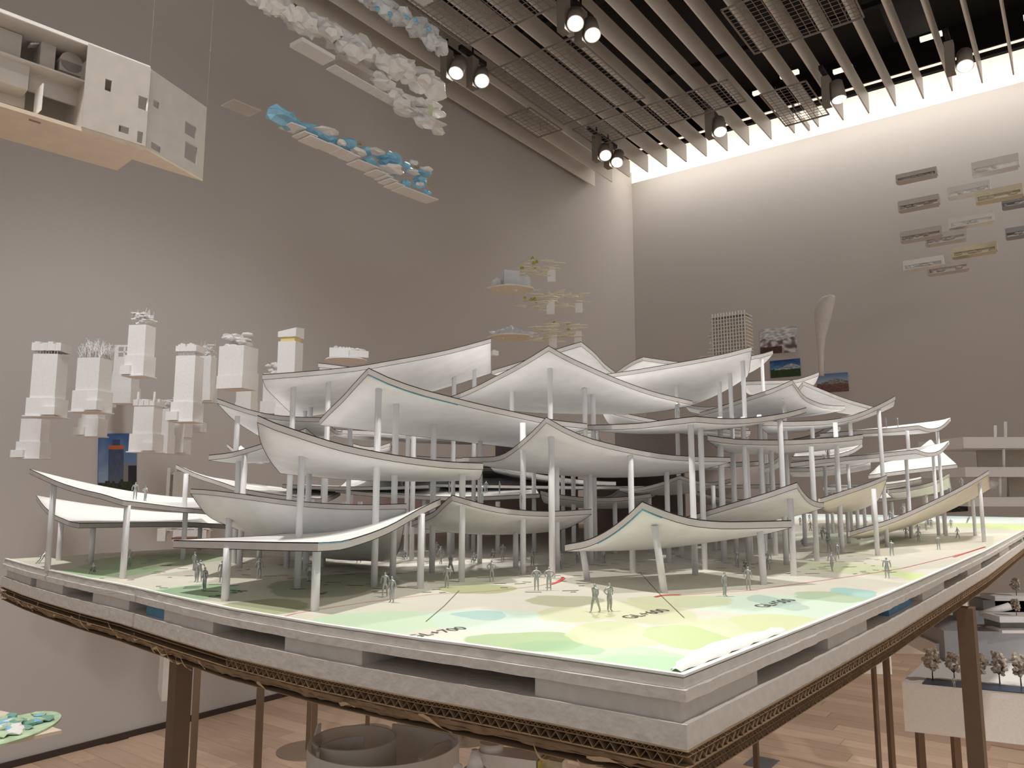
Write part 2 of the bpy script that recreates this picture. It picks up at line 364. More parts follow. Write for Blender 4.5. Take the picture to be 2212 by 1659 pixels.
o = ring_layer('site_board', 0, ZB-.0006, ZB, GM, 'site plan printed in pale green watercolour')
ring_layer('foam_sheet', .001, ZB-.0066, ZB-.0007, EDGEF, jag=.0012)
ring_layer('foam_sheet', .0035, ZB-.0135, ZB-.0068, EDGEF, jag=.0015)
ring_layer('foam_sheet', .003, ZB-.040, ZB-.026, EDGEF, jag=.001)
# white lip around the print
lip = MB(); gi = grow(outline, -.0025); go = grow(outline, .0012)
for i in range(len(left_px)+len(right_px)-1):
    j = i+1; a, b, c, d = gi[i], gi[j], go[j], go[i]
    lip.add([(p.x, p.y, ZB+.0002) for p in (a, b, c, d)]+[(p.x, p.y, ZB+.0016) for p in (a, b, c, d)], [(4, 5, 6, 7), (0, 1, 5, 4), (2, 3, 7, 6), (1, 2, 6, 5), (3, 0, 4, 7)])
if area > 0: lip.build('rim_lip', STYRO, model)
# spacer blocks in the slot between the foam sheets (dark gaps between them)
def edge_point(path, s):
    L = [0]
    for i in range(1, len(path)): L.append(L[-1]+(path[i]-path[i-1]).length)
    s = max(0, min(L[-1], s))
    for i in range(1, len(path)):
        if s <= L[i]+1e-9: k = (s-L[i-1])/(L[i]-L[i-1]); return path[i-1].lerp(path[i], k)
def s_of_u(path, u):
    L = 0; best = None
    for i in range(1, len(path)):
        seg = (path[i]-path[i-1]).length
        for k in range(40):
            P = path[i-1].lerp(path[i], k/40); e = abs(px(P)[0]-u)
            if best is None or e < best[0]: best = (e, L+seg*k/40)
        L += seg
    return best[1]
Rpath = [Ledge[-1]]+Redge; inw = (far_l-Ledge[-1]).normalized()
CEN = Vector((.3, 1.6, 0))
def spacer(path, u0, u1, m, name='spacer_block', inset=.002, z0=ZB-.026, z1=ZB-.0137, depth=.05):
    s0, s1 = s_of_u(path, u0), s_of_u(path, u1); n = max(1, int((s1-s0)/.1)); mb = MB()
    P = [edge_point(path, s0+(s1-s0)*k/n) for k in range(n+1)]
    d = (P[-1]-P[0]).normalized(); nn = Vector((-d.y, d.x, 0))
    if nn.dot(CEN-P[0]) < 0: nn = -nn
    A = [p+nn*inset for p in P]; B = [p+nn*(inset+depth) for p in P]
    pts = A+B[::-1]; ar = sum(pts[i-1].x*pts[i].y-pts[i].x*pts[i-1].y for i in range(len(pts)))
    if ar < 0: pts.reverse()
    mb.prism(pts, z0, z1); return mb.build(name, m, model)
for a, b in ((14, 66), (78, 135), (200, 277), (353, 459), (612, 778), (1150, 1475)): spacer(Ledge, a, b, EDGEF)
b_ = spacer(Ledge, 312, 352, BLUE, 'blue_spacer', .004); b_['label'] = 'blue foam spacer'
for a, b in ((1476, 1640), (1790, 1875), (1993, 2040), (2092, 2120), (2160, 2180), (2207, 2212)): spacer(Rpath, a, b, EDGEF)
b_ = spacer(Rpath, 1930, 1978, BLUE, 'blue_spacer', .006); b_['label'] = 'blue foam spacer'
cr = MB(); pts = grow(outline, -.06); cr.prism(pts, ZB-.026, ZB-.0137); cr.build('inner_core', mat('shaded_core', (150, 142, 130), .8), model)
# crumpled loose paper on the near right edge
pp = MB(); N = 14; vs = []
for i in range(N+1):
    s = .006+i*.0125
    P = edge_point(Rpath, s); d = (edge_point(Rpath, s+.01)-P).normalized(); nn = Vector((-d.y, d.x, 0))
    w_ = .020*math.sin(math.pi*(i+.6)/(N+1.2))+.003
    h = .002*abs(math.sin(i*1.1))+.001
    for k, (dd, hh) in enumerate(((.004, .0012), (.006, .0018+h*.7), (.006+w_*.6, .0012+h), (.006+w_, .0006))):
        vs.append(Vector((P.x, P.y, ZB))+nn*(dd+.0015*math.sin(i*2.3+k))+Vector((0, 0, hh)))
pp.add(vs, [(i*4+k, i*4+k+1, i*4+k+5, i*4+k+4) for i in range(N) for k in range(3)], smooth=True)
pp.build('crumpled_paper', TOPW, model, 'loose white crumpled paper edge')
# print: words, red lines, notes
def ground_text(txt, a, b, th=.0002):
    A, B = gnd(*a, ZB+.0004), gnd(*b, ZB+.0004)
    cu = bpy.data.curves.new('t', 'FONT'); cu.body = txt; cu.extrude = 0; cu.size = 1
    o = bpy.data.objects.new('t', cu); C.objects.link(o); bpy.context.view_layer.update()
    me = bpy.data.meshes.new_from_object(o); W = max(v.co.x for v in me.vertices); bpy.data.objects.remove(o)
    s = (B-A).length/W; an = math.atan2(B.y-A.y, B.x-A.x); R = Matrix.Rotation(an, 3, 'Z')
    for v in me.vertices: v.co = R @ Vector((v.co.x*s, v.co.y*s, 0))+A-parent_world(model)
    me.materials.append(INKT); n = bpy.data.objects.new('lettering', me); C.objects.link(n); n.parent = model
ground_text('GL+700', (893, 1378), (1012, 1357)); ground_text('GL+600', (1363, 1336), (1450, 1318)); ground_text('GL+500', (1653, 1312), (1722, 1296)); ground_text('GL+300', (462, 1290), (538, 1276))
def ribbon(pxs, w_, name='red_line', m=RED):
    P = [gnd(u, v, ZB+.0005) for u, v in pxs]; mb = MB(); vs = []
    for i, p in enumerate(P):
        d = (P[min(i+1, len(P)-1)]-P[max(i-1, 0)]).normalized(); n = Vector((-d.y, d.x, 0))*w_/2*(1.0 if not isinstance(w_, list) else 1)
        vs += [p-n, p+n]
    mb.add(vs, [(2*i, 2*i+2, 2*i+3, 2*i+1) for i in range(len(P)-1)]); mb.build(name, m, model)
ribbon([(605, 1333), (640, 1324), (700, 1314), (800, 1299), (935, 1283), (1050, 1277), (1120, 1270), (1170, 1264), (1203, 1256), (1216, 1247)], .0011)
ribbon([(1190, 1262), (1208, 1256), (1218, 1249), (1214, 1246)], .004)
ribbon([(1415, 1288), (1500, 1283), (1617, 1275), (1750, 1257), (1850, 1243), (1950, 1227), (2050, 1203), (2100, 1190), (2128, 1181)], .0014)
ribbon([(1415, 1289), (1432, 1285), (1470, 1284)], .004); ribbon([(2060, 1203), (2100, 1190), (2128, 1181)], .004)
ribbon([(920, 1342), (960, 1308), (992, 1275)], .0006, 'fold_line', INKT); ribbon([(1382, 1236), (1430, 1288), (1478, 1334)], .0006, 'fold_line', INKT)
nt_ = MB(); R_ = random.Random(3)
for k in range(260):
    u = R_.uniform(180, 1950); v = R_.uniform(1192, 1285) if u < 1250 else R_.uniform(1185, 1240); P = gnd(u, v, ZB+.0003)
    a = R_.uniform(-.3, .5); l = R_.uniform(.004, .02); d = Vector((math.cos(a), math.sin(a), 0)); n = Vector((-d.y, d.x, 0))*.0014
    nt_.add([P-n, P+d*l-n, P+d*l+n, P+n], [(0, 1, 2, 3)])
nt_.build('printed_notes', INKT, model, kind='stuff')
# ------------------------------------------------------------------ curved roofs
ROOFS = {}; EDGES = {}; ROOFOBJ = {}
def lerp_poly(P, A, B):
    # P: 3D points along the edge; returns function of plan fraction
    d = (B-A); d2 = Vector((d.x, d.y)); L2 = d2.dot(d2)
    pts = sorted([((Vector((p.x-A.x, p.y-A.y)).dot(d2)/L2), p.z) for p in P]); pts = [(0, A.z)]+[p for p in pts if .02 < p[0] < .98]+[(1, B.z)]
    def f(s):
        for i in range(1, len(pts)):
            if s <= pts[i][0]+1e-9:
                k = (s-pts[i-1][0])/max(1e-6, pts[i][0]-pts[i-1][0])
                # smooth (cubic hermite on neighbours)
                z0 = pts[max(0, i-2)]; z1 = pts[i-1]; z2 = pts[i]; z3 = pts[min(len(pts)-1, i+1)]
                m1 = (z2[1]-z0[1])/max(1e-6, z2[0]-z0[0]); m2 = (z3[1]-z1[1])/max(1e-6, z3[0]-z1[0]); h = z2[0]-z1[0]
                z = (2*k**3-3*k*k+1)*z1[1]+(k**3-2*k*k+k)*h*m1+(-2*k**3+3*k*k)*z2[1]+(k**3-k*k)*h*m2
                return Vector((A.x+d.x*s, A.y+d.y*s, z))
        return B.copy()
    return f
def edge(A, B, tr, sag):
    if tr:
        pts = []
        n = Vector((-(B.y-A.y), B.x-A.x, 0))
        for u, v in tr:
            d = ray(u, v); t = (A-Vector((0, 0, CZ))).dot(n)/d.dot(n); pts.append(Vector((0, 0, CZ))+d*t)
        return lerp_poly(pts, A, B)
    return lambda s: A.lerp(B, s)-Vector((0, 0, sag*4*s*(1-s)))
def roof(key, A, B, D, Cc=None, AB=None, AD=None, BC=None, DC=None, sag=.008, th=.007, n=14, lift=0, und=0):
    A, B, D = at(*A), at(*B), at(*D)
    if Cc is None: Cp = B+D-A; Cp.z = (B.z+D.z)/2
    elif isinstance(Cc, (int, float)):
        Cp = B+D-A; 
        dz = -(Cc-829.5)/F; Cp.z = CZ+Cp.y*(SP+CP*dz)/(CP-SP*dz)
    else: Cp = at(*Cc)
    eAB, eDC, eAD, eBC = edge(A, B, AB, sag), edge(D, Cp, DC, sag), edge(A, D, AD, sag), edge(B, Cp, BC, sag)
    EDGES[key] = (eAB, eAD, th)
    g = []
    for i in range(n+1):
        s = i/n; row = []
        for j in range(n+1):
            t = j/n
            P = eAB(s)*(1-t)+eDC(s)*t+eAD(t)*(1-s)+eBC(t)*s-(A*(1-s)*(1-t)+B*s*(1-t)+D*(1-s)*t+Cp*s*t)
            P.z += lift*16*s*(1-s)*t*(1-t); row.append(P)
        g.append(row)
    dn = Vector((0, 0, -th)); mb = MB(); vs = [p for r in g for p in r]; N = (n+1)**2; vs += [p+dn for p in vs]
    idx = lambda i, j: i*(n+1)+j
    cc = (B-A).cross(D-A).z > 0
    tf = []; bf = []
    for i in range(n):
        for j in range(n):
            q = [idx(i, j), idx(i+1, j), idx(i+1, j+1), idx(i, j+1)]
            if not cc: q.reverse()
            tf.append(q); bf.append([x+N for x in reversed(q)])
    bd = [(i, 0) for i in range(n)]+[(n, j) for j in range(n)]+[(i, n) for i in range(n, 0, -1)]+[(0, j) for j in range(n, 0, -1)]
    if not cc: bd.reverse()
    mb.add(vs, tf, 1, True); o0 = len(mb.v)-len(vs)
    for f in bf: mb.f.append(f); mb.m.append(0); mb.sm.append(True)
    for k in range(len(bd)):
        a, b = idx(*bd[k]), idx(*bd[(k+1) % len(bd)]); mb.f.append([a+N, b+N, b, a]); mb.m.append(0); mb.sm.append(False)
    ro = mb.build('roof', [PAPERC if und else WHITE, TOPW], model)
    # fascia strip with thin dark edge lines, standing a hair proud of the sheet edge
    fb = MB(); cen = (A+B+Cp+D)/4; rows = (0.0, .14, .92, 1.0); ring = [g[i][j] for i, j in bd]; V = []
    for k, p in enumerate(ring):
        a, b = ring[k-1], ring[(k+1) % len(ring)]; d = Vector((b.x-a.x, b.y-a.y, 0)).normalized(); nn = Vector((d.y, -d.x, 0))*.0005
        for r_ in rows: V.append(p+nn+Vector((0, 0, .0003-(th+.0006)*r_)))
    K = len(ring)
    for r_ in range(3):
        fs = [(k*4+r_+1, ((k+1) % K)*4+r_+1, ((k+1) % K)*4+r_, k*4+r_) for k in range(K)]
        if r_ == 0: fb.add(V, fs, 1)
        else:
            for f in fs: fb.f.append(list(f)); fb.m.append(1 if r_ != 1 else 0); fb.sm.append(False)
    fb.build('fascia', [FASC, INK], ro)
    ROOFOBJ[key] = ro
    ROOFS[key] = BVHTree.FromPolygons([tuple(p) for p in vs], tf+bf)
    return ro
R = roof
R('A', (266, 1081, .955), (490, 1108, 1.33), (65, 1013, 1.09), (430, 1076, 1.55), AB=[(316, 1087), (380, 1095), (456, 1103)], AD=[(221, 1067), (174, 1056), (127, 1041), (95, 1027)], th=.0065)
R('B', (171, 1130, 1.14), (500, 1134, 1.45), (79, 1070, 1.3), (480, 1110, 1.66), AB=[(280, 1129), (393, 1128), (440, 1130)], AD=[(154, 1127), (136, 1120), (117, 1111), (95, 1092)])
R('C', (687, 1172, .70), (951, 1077, .92), (376, 1167, .84), (672, 1146, 1.06), AB=[(737, 1169), (785, 1156), (816, 1145), (848, 1131), (880, 1113), (911, 1096)], AD=[(600, 1171), (500, 1169)], BC=[(880, 1108), (800, 1134), (740, 1144)], DC=[(450, 1163), (560, 1158)], th=.0078, sag=.004)
R('D', (413, 1056, .98), (878, 1088, .91), (587, 1158, 1.30), (845, 1205, 1.12), AB=[(447, 1058), (500, 1064), (560, 1072), (620, 1080), (700, 1087), (780, 1090), (840, 1089)], AD=[(447, 1102), (495, 1127), (536, 1143)], BC=[(873, 1121), (862, 1175)], th=.006, lift=-.012)
R('E', (557, 897, .82), (1043, 1000, .92), (606, 1010, 1.06), (1028, 1018, 1.14), AB=[(590, 912), (637, 928), (685, 944), (732, 958), (780, 969), (827, 978), (875, 986), (938, 994), (985, 998)], AD=[(561, 928), (571, 956), (587, 985)], th=.0078)
R('F2', (977, 1069, .92), (1277, 1100, 1.08), (890, 1126, 1.05), 1138, AB=[(1006, 1078), (1054, 1091), (1101, 1099), (1149, 1103), (1200, 1104)], AD=[(956, 1088), (938, 1105)], th=.0068)
R('G', (796, 795, .86), (1267, 915, 1.12), (691, 906, 1.0), 960, AB=[(843, 817), (906, 839), (970, 856), (1033, 872), (1100, 887), (1190, 906)], AD=[(764, 830), (742, 855), (716, 880)], th=.0075, sag=.0)
R('H', (1180, 901, .94), (1577, 988, 1.15), (1000, 988, 1.2), 1020, AB=[(1222, 925), (1269, 945), (1316, 958), (1380, 972), (1443, 982), (1506, 986)], AD=[(1158, 925), (1136, 945), (1111, 966), (1089, 980), (1068, 986)], th=.007)
R('I', (1185, 747, 1.07), (1495, 866, 1.35), (970, 858, 1.24), 884, AB=[(1222, 768), (1269, 790), (1316, 811), (1364, 830), (1411, 846), (1459, 858)], AD=[(1152, 768), (1111, 792), (1063, 817), (1032, 833), (1000, 847)], th=.0075)
R('J', (568, 809, 1.04), (1060, 731, 1.25), (640, 895, 1.45), (1061, 798, 1.5), AB=[(637, 804), (716, 797), (780, 790), (843, 779), (906, 768), (970, 755), (1017, 743)], AD=[(571, 822), (606, 860)], th=.0072, sag=.01, lift=-.012)
R('K', (470, 861, 1.1), (700, 902, 1.2), (560, 934, 1.4), (740, 930, 1.5), AB=[(511, 876), (558, 890), (606, 898), (653, 901)], AD=[(500, 893), (530, 915)], th=.0068)
R('M', (491, 958, 1.5), (560, 985, 1.5), (520, 962, 1.62), (590, 985, 1.62), th=.007)
R('N1', (452, 983, 1.08), (660, 925, 1.12), (577, 988, 1.4), (720, 960, 1.45), AB=[(495, 978), (527, 970), (558, 961), (600, 946)], th=.0072, sag=.004)
R('O', (381, 1003, 1.28), (679, 1077, 1.2), (480, 1034, 1.6), (735, 1062, 1.5), AB=[(411, 1018), (443, 1030), (475, 1040), (506, 1051), (558, 1062), (620, 1071)], th=.007, sag=.004)
R('P', (725, 1055, 1.4), (1165, 1067, 1.35), (760, 1022, 1.9), (1150, 1028, 1.85), AB=[(780, 1062), (843, 1067), (938, 1072), (1033, 1073), (1100, 1070)], th=.0068, sag=.006)
R('Q', (1168, 1059, 1.25), (1405, 1066, 1.35), (1180, 1076, 1.6), (1400, 1082, 1.7), AB=[(1190, 1065), (1237, 1072), (1285, 1075), (1348, 1073)], th=.0068)
R('R2', (1468, 1027, 1.4), (1581, 1034, 1.62), (1339, 1053, 1.5), 1052, AB=[(1506, 1039), (1538, 1042)], AD=[(1427, 1042), (1380, 1053)], th=.0068)
R('R3', (1339, 1053, 1.6), (1420, 1060, 1.7), (1288, 1070, 1.65), 1070, th=.0068)
R('R1', (1387, 1083, .82), (1708, 1124, .91), (1221, 1176, .95), 1145, AB=[(1427, 1100), (1490, 1119), (1554, 1126), (1617, 1126)], AD=[(1358, 1111), (1316, 1143), (1272, 1165)], th=.0082, sag=.006)
R('S', (1502, 899, .97), (1741, 880, 1.2), (1269, 918, 1.22), 922, AB=[(1570, 904), (1633, 901), (1700, 891)], AD=[(1443, 906), (1380, 914), (1316, 917)], th=.0078, sag=.006)
R('T', (1721, 1042, .96), (1779, 1086, 1.15), (1480, 1118, 1.12), 1118, AB=[(1733, 1061), (1749, 1077), (1765, 1084)], AD=[(1649, 1067), (1601, 1081), (1538, 1100)], th=.0072)
R('U', (1767, 1078, 1.2), (1915, 1026, 1.35), (1800, 1096, 1.6), (1888, 1080, 1.7), AB=[(1828, 1058), (1876, 1042)], th=.0075, und=1)
R('V', (1832, 1149, 1.38), (2135, 1016, 1.62), (1930, 1128, 1.85), (2139, 1046, 1.95), AB=[(1923, 1121), (1987, 1094), (2050, 1064), (2097, 1039)], th=.0085, und=1, sag=.012)
R('W', (1529, 940, 1.15), (1863, 938, 1.35), (1600, 968, 1.5), (1860, 946, 1.65), AB=[(1575, 947), (1639, 950), (1702, 950), (1765, 947), (1828, 943)], th=.0082)
R('X', (1979, 971, 1.68), (2050, 952, 1.9), (1708, 999, 1.35), (1780, 992, 1.62), AB=[(2002, 978), (2025, 975), (2040, 964)], AD=[(1892, 980), (1797, 989)], BC=[(2030, 958), (2000, 964)], th=.0085, sag=.004)
R('Y', (1984, 919, 1.75), (2053, 902, 1.95), (1771, 936, 1.45), (1840, 930, 1.7), AB=[(2006, 926), (2028, 923), (2044, 912)], AD=[(1923, 925), (1860, 929)], BC=[(2035, 907), (2000, 912)], th=.0085, sag=.004)
R('Z', (1640, 908, 1.28), (1933, 855, 1.52), (1680, 928, 1.6), (1925, 868, 1.8), AB=[(1700, 910), (1749, 909), (1797, 906), (1844, 896), (1885, 880), (1914, 866)], th=.0085)
R('AA', (1711, 821, 1.3), (1825, 877, 1.6), (1512, 891, 1.5), 893, AB=[(1733, 852), (1752, 864), (1781, 874)], AD=[(1670, 839), (1613, 858), (1559, 877)], th=.0075)
R('BB', (1735, 824, 1.75), (1900, 882, 1.95), (1700, 850, 1.9), (1846, 888, 2.1), AB=[(1780, 843), (1830, 862)], th=.009)
R('CC', (1600, 824, 1.8), (1768, 804, 1.9), (1625, 845, 2.1), (1750, 830, 2.2), AB=[(1654, 822), (1715, 820), (1740, 814)], th=.009)
R('DD', (1310, 808, 1.4), (1623, 749, 1.27), (1440, 880, 1.75), (1611, 808, 1.6), AB=[(1380, 798), (1443, 787), (1506, 776), (1570, 763)], th=.0072, sag=.012, lift=-.01)
R('EE', (1600, 775, 1.65), (1669, 757, 1.75), (1580, 800, 1.85), (1618, 795, 1.95), AB=[(1625, 768), (1649, 763)], th=.009)
R('FF', (1255, 738, 1.5), (1328, 803, 1.75), (1063, 800, 1.75), 805, AB=[(1285, 763), (1304, 784)], AD=[(1203, 754), (1125, 781)], th=.0095, sag=.004)
R('GG', (1389, 771, 1.8), (1475, 783, 2.0), (1328, 806, 1.9), 812, AB=[(1443, 779)], AD=[(1364, 782)], th=.009)
R('HH', (688, 784, 1.7), (765, 794, 1.7), (700, 800, 1.9), (780, 802, 1.9), AB=[(716, 787)], th=.01)
R('II', (1481, 872, 1.6), (1580, 870, 1.6), (1500, 880, 1.9), (1576, 872, 1.9), th=.006)
R('JJ', (764, 958, 1.7), (842, 956, 1.7), (780, 962, 1.9), (850, 962, 1.9), th=.008)
R('LL', (1876, 1026, 1.95), (2067, 1003, 2.1), (1904, 1000, 2.3), (2034, 974, 2.45), AB=[(1970, 1014)], th=.010, sag=.0)
R('L2', (1978, 974, 2.3), (2030, 972, 2.4), (2008, 950, 2.5), (2012, 950, 2.52), th=.006, sag=.0, n=6)
R('MM', (1917, 1058, 2.1), (2050, 1022, 2.3), (1940, 1066, 2.5), (2054, 1048, 2.6), AB=[(1971, 1051), (2018, 1039)], th=.010)
R('NN', (1890, 1078, 2.3), (1987, 1066, 2.4), (1900, 1066, 2.7), (1985, 1058, 2.8), th=.010, sag=.002)
R('OO', (1778, 1051, 1.8), (1990, 1034, 2.2), (1790, 1046, 2.1), (1990, 1030, 2.5), th=.009)
R('PP', (1711, 986, 1.7), (1862, 958, 1.85), (1720, 968, 2.0), (1850, 952, 2.2), AB=[(1790, 984), (1840, 972)], th=.009, sag=.006)
R('QQ', (1639, 1003, 1.6), (1690, 977, 1.75), (1650, 1004, 1.8), (1700, 985, 2.0), th=.009)
R('RR', (1712, 948, 1.55), (1809, 907, 1.7), (1740, 950, 1.8), (1815, 920, 1.95), th=.009)
R('IN1', (1060, 1000, 1.5), (1330, 1040, 1.6), (1080, 1010, 1.9), (1320, 1048, 2.0), th=.008)
R('IN2', (900, 985, 1.5), (1200, 975, 1.6), (920, 992, 1.9), (1190, 985, 2.0), th=.008)
R('IN3', (1500, 1060, 1.6), (1660, 1078, 1.7), (1510, 1075, 2.0), (1650, 1085, 2.0), th=.008)
R('BK1', (880, 1004, 1.75), (1640, 996, 1.75), (1000, 1000, 2.75), (1520, 1000, 2.75), th=.01, sag=.01)  # from here down: rear slabs added to block light, mostly hidden
R('BK2', (700, 925, 1.7), (1290, 925, 1.75), (820, 940, 2.5), (1300, 950, 2.6), th=.01, sag=.01)
R('BK3', (1300, 880, 1.9), (1620, 930, 1.8), (1320, 910, 2.8), (1600, 930, 2.8), th=.01, sag=.01)
R('BK4', (740, 1000, 1.45), (900, 1010, 1.5), (800, 1010, 1.8), (930, 1015, 1.8), th=.008)
R('BK6', (610, 1046, 1.36), (925, 1047, 1.42), (650, 1046, 2.1), (930, 1048, 2.2), th=.006, sag=.004)
R('BK7', (940, 1045, 1.5), (1690, 1046, 1.55), (1000, 1048, 2.7), (1560, 1048, 2.7), th=.006, sag=.004)
R('BK5', (1700, 1010, 1.9), (1880, 990, 2.0), (1720, 1020, 2.6), (1880, 1005, 2.7), th=.01)
SHADE = mat('mauve_grey_board', (168, 154, 150), .7)  # mauve-grey tone puts the dim interior's shade into the boards
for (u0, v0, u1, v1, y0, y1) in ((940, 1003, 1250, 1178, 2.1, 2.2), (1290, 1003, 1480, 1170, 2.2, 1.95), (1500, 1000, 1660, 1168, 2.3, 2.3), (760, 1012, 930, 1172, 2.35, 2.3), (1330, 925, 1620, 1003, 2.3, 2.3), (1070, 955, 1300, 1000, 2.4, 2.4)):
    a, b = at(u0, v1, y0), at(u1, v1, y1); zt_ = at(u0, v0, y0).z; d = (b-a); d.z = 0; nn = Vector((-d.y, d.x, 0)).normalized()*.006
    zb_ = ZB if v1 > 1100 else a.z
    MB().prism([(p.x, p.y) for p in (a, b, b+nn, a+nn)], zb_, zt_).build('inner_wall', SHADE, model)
for key, ei, s0, s1 in (('R1', 1, 0, .55), ('R1', 0, 0, .12), ('G', 0, 0, .35), ('C', 0, 0, .2)):
    e = EDGES[key][ei]; th_ = EDGES[key][2]; b = MB(); P_ = [e(s0+(s1-s0)*k/10)-Vector((0, 0, th_+.0006 if key != 'C' else .0008)) for k in range(11)]
    for k in range(10): b.tube(P_[k], P_[k+1], .0007, n=5)
    b.build('blue_edge', mat('pale_blue_edge', (120, 178, 205), .5), ROOFOBJ[key])
# ------------------------------------------------------------------ columns
def hit_up(key, x, y, z0=ZB):
    h = ROOFS[key].ray_cast(Vector((x, y, z0)), Vector((0, 0, 1))); return h[0].z if h[0] else None
def column(u, v, key, vtop, ut=None, r=.0039, lab=None):
    P = gnd(u, v, ZB); z = hit_up(key, P.x, P.y) if key else None
    if ut is not None: Q = at(ut, vtop, P.y)
    else:
        Q = at(u, vtop, P.y); zt = z if (z is not None and abs(z-Q.z) < .05) else Q.z
        Q = Vector((P.x, P.y, zt+.001))
    MB().tube(P-Vector((0, 0, .0002)), Q, r, n=12).build('column', COLM, model)
def upcol(u, v, y, key, r=.0038):
    Q = at(u, v, y); z = ZB
    if key and key != 'g':
        h = ROOFS[key].ray_cast(Q-Vector((0, 0, .012)), Vector((0, 0, -1)))
        if h[0]: z = h[0].z
    MB().tube(Vector((Q.x, Q.y, z)), Q+Vector((0, 0, .003)), r, n=12).build('column', COLM, model)
for c in [(102, 1233, 'A', 1062), (265, 1250, 'A', 1095), (395, 1209, 'A', 1110), (126, 1211, 'B', 1115), (196, 1216, 'B', 1140), (430, 1187, 'B', 1137),
          (486, 1298, 'C', 1187), (680, 1320, 'C', 1191), (908, 1271, 'C', 1125), (489, 1240, 'D', 1091), (505, 1217, 'N1', 994), (517, 1227, 'N1', 991), (619, 1227, 'J', 828), (697, 1224, 'J', 817),
          (642, 1270, 'E', 969), (660, 1240, 'E', 1010), (808, 1267, 'G', 823), (848, 1256, 'G', 870), (933, 1237, 'G', 908), (889, 1208, 'G', 938), (1036, 1216, 'G', 950), (1130, 1241, 'G', 915),
          (997, 1257, 'E', 1014), (1114, 1227, 'F2', 1115), (1193, 1250, 'H', 932), (1204, 1231, 'H', 990), (1217, 1189, 'H', 1000), (1269, 1253, 'R1', 1190, 1259), (1277, 1219, 'H', 1021), (1286, 1208, 'I', 870),
          (1367, 1238, 'H', 993), (1435, 1280, 'R1', 1136, 1414), (1650, 1263, 'R1', 1146, 1642), (1445, 1215, 'H', 1001), (1473, 1204, 'R2', 1040), (1502, 1242, 'S', 918), (1523, 1230, 'S', 916), (1564, 1214, 'W', 960),
          (1590, 1195, 'W', 973), (1622, 1207, 'W', 972), (1676, 1200, 'W', 970), (1699, 1220, 'S', 908), (1715, 1244, 'T', 1080), (1765, 1212, 'W', 966), (1820, 1195, 'Z', 914), (1834, 1174, 'U', 1090), (1896, 1200, 'U', 1057),
          (1917, 1181, 'Z', 884), (1969, 1163, 'X', 982), (2028, 1157, 'X', 986), (2044, 1157, 'V', 1092), (2107, 1157, 'V', 1072), (2126, 1171, 'V', 1040), (1154, 1192, 'H', 1010),
          (1240, 1195, None, 1015), (1330, 1196, None, 1080), (1405, 1193, None, 1075), (1545, 1188, None, 1050), (1655, 1183, None, 1000), (1740, 1180, None, 1110), (1855, 1165, None, 1060), (1870, 1158, None, 1050), (1888, 1150, None, 1060),
          (740, 1205, None, 1085), (775, 1199, None, 1085), (970, 1200, None, 1085), (1075, 1196, None, 1085), (915, 1190, None, 1075), (1010, 1186, None, 1075), (560, 1205, 'O', 1068), (1930, 1140, None, 1085), (1955, 1136, None, 1088), (2005, 1133, None, 1062), (1800, 1152, None, 1060)]:
    column(*c)
for c in [(513, 903, 1.13, 'N1'), (402, 1027, 1.27, 'A'), (530, 996, 1.42, 'g'), (1188, 783, 1.12, 'g'), (1106, 819, 1.2, 'G'), (1263, 843, 1.2, 'g'), (672, 861, 1.3, 'g'), (884, 804, 1.28, 'G'), (981, 809, 1.33, 'G'), (1025, 777, 1.35, 'G'),
          (1554, 828, 1.38, 'S'), (1577, 810, 1.36, 'S'), (1604, 772, 1.32, 'S'), (1460, 816, 1.42, 'S'), (1692, 846, 1.4, 'S'), (1646, 779, 1.72, 'CC'), (1960, 933, 1.7, 'X'), (2025, 935, 1.9, 'X'), (1836, 907, 1.45, 'W'), (1754, 918, 1.4, 'W'),
          (660, 872, 1.35, 'g'), (1780, 985, 1.72, 'g'), (1805, 982, 1.8, 'g'), (1830, 975, 1.85, 'g'), (700, 1005, 1.3, 'O'), (757, 905, 1.3, 'g'), (1555, 905, 1.2, 'g'), (1605, 905, 1.2, 'g'), (1640, 900, 1.25, 'g')]:
    upcol(*c)
# ------------------------------------------------------------------ cardboard under the model
cb = thing('cardboard_pad', gnd(1475, 1462, ZB-.06), 'brown double-wall corrugated cardboard sheets laid under the white model', 'cardboard')
def liner(z0, z1, g, m=CARD, name='liner'):
    pts = grow(outline, g); MB().prism(pts, z0, z1).build(name, m, cb)
zc = ZB-.0402
liner(zc-.0006, zc, .004); liner(zc-.0036, zc-.0030, .0035); liner(zc-.0096, zc-.0090, .004)
liner(zc-.0110, zc-.0103, .003, CARD_D); liner(zc-.0206, zc-.0200, .001)
def flutes(path, g, z0, z1, pitch, name='flute', reverse=False):
    # corrugated web standing between two liners, running inwards from the edge
    mb = MB(); L = sum((path[i]-path[i-1]).length for i in range(1, len(path))); n = int(L/pitch)*2
    vs = []; 
    for k in range(n+1):
        P = edge_point(path, L*k/n); Q = edge_point(path, min(L, L*k/n+.01)); P0 = edge_point(path, max(0, L*k/n-.01)); d = (Q-P0).normalized(); nn = Vector((-d.y, d.x, 0))
        if nn.dot(CEN-P) < 0: nn = -nn
        z = z0 if k % 2 else z1
        j = .0004*math.sin(k*1.7)
        vs += [Vector((P.x, P.y, z))-nn*(g+j), Vector((P.x, P.y, z))+nn*.02]
    fs = [(2*i, 2*i+2, 2*i+3, 2*i+1) for i in range(n)]
    th = len(vs); vs += [v+Vector((0, 0, -.0004)) for v in vs]; fs += [tuple(x+th for x in f) for f in fs]
    fs += [(2*i, 2*i+th, 2*i+2+th, 2*i+2) for i in range(n)]
    mb.add(vs, fs); mb.build(name, CARD, cb, kind='stuff')
Lfl = [p for p in Ledge if px(p)[0] > 400]; 
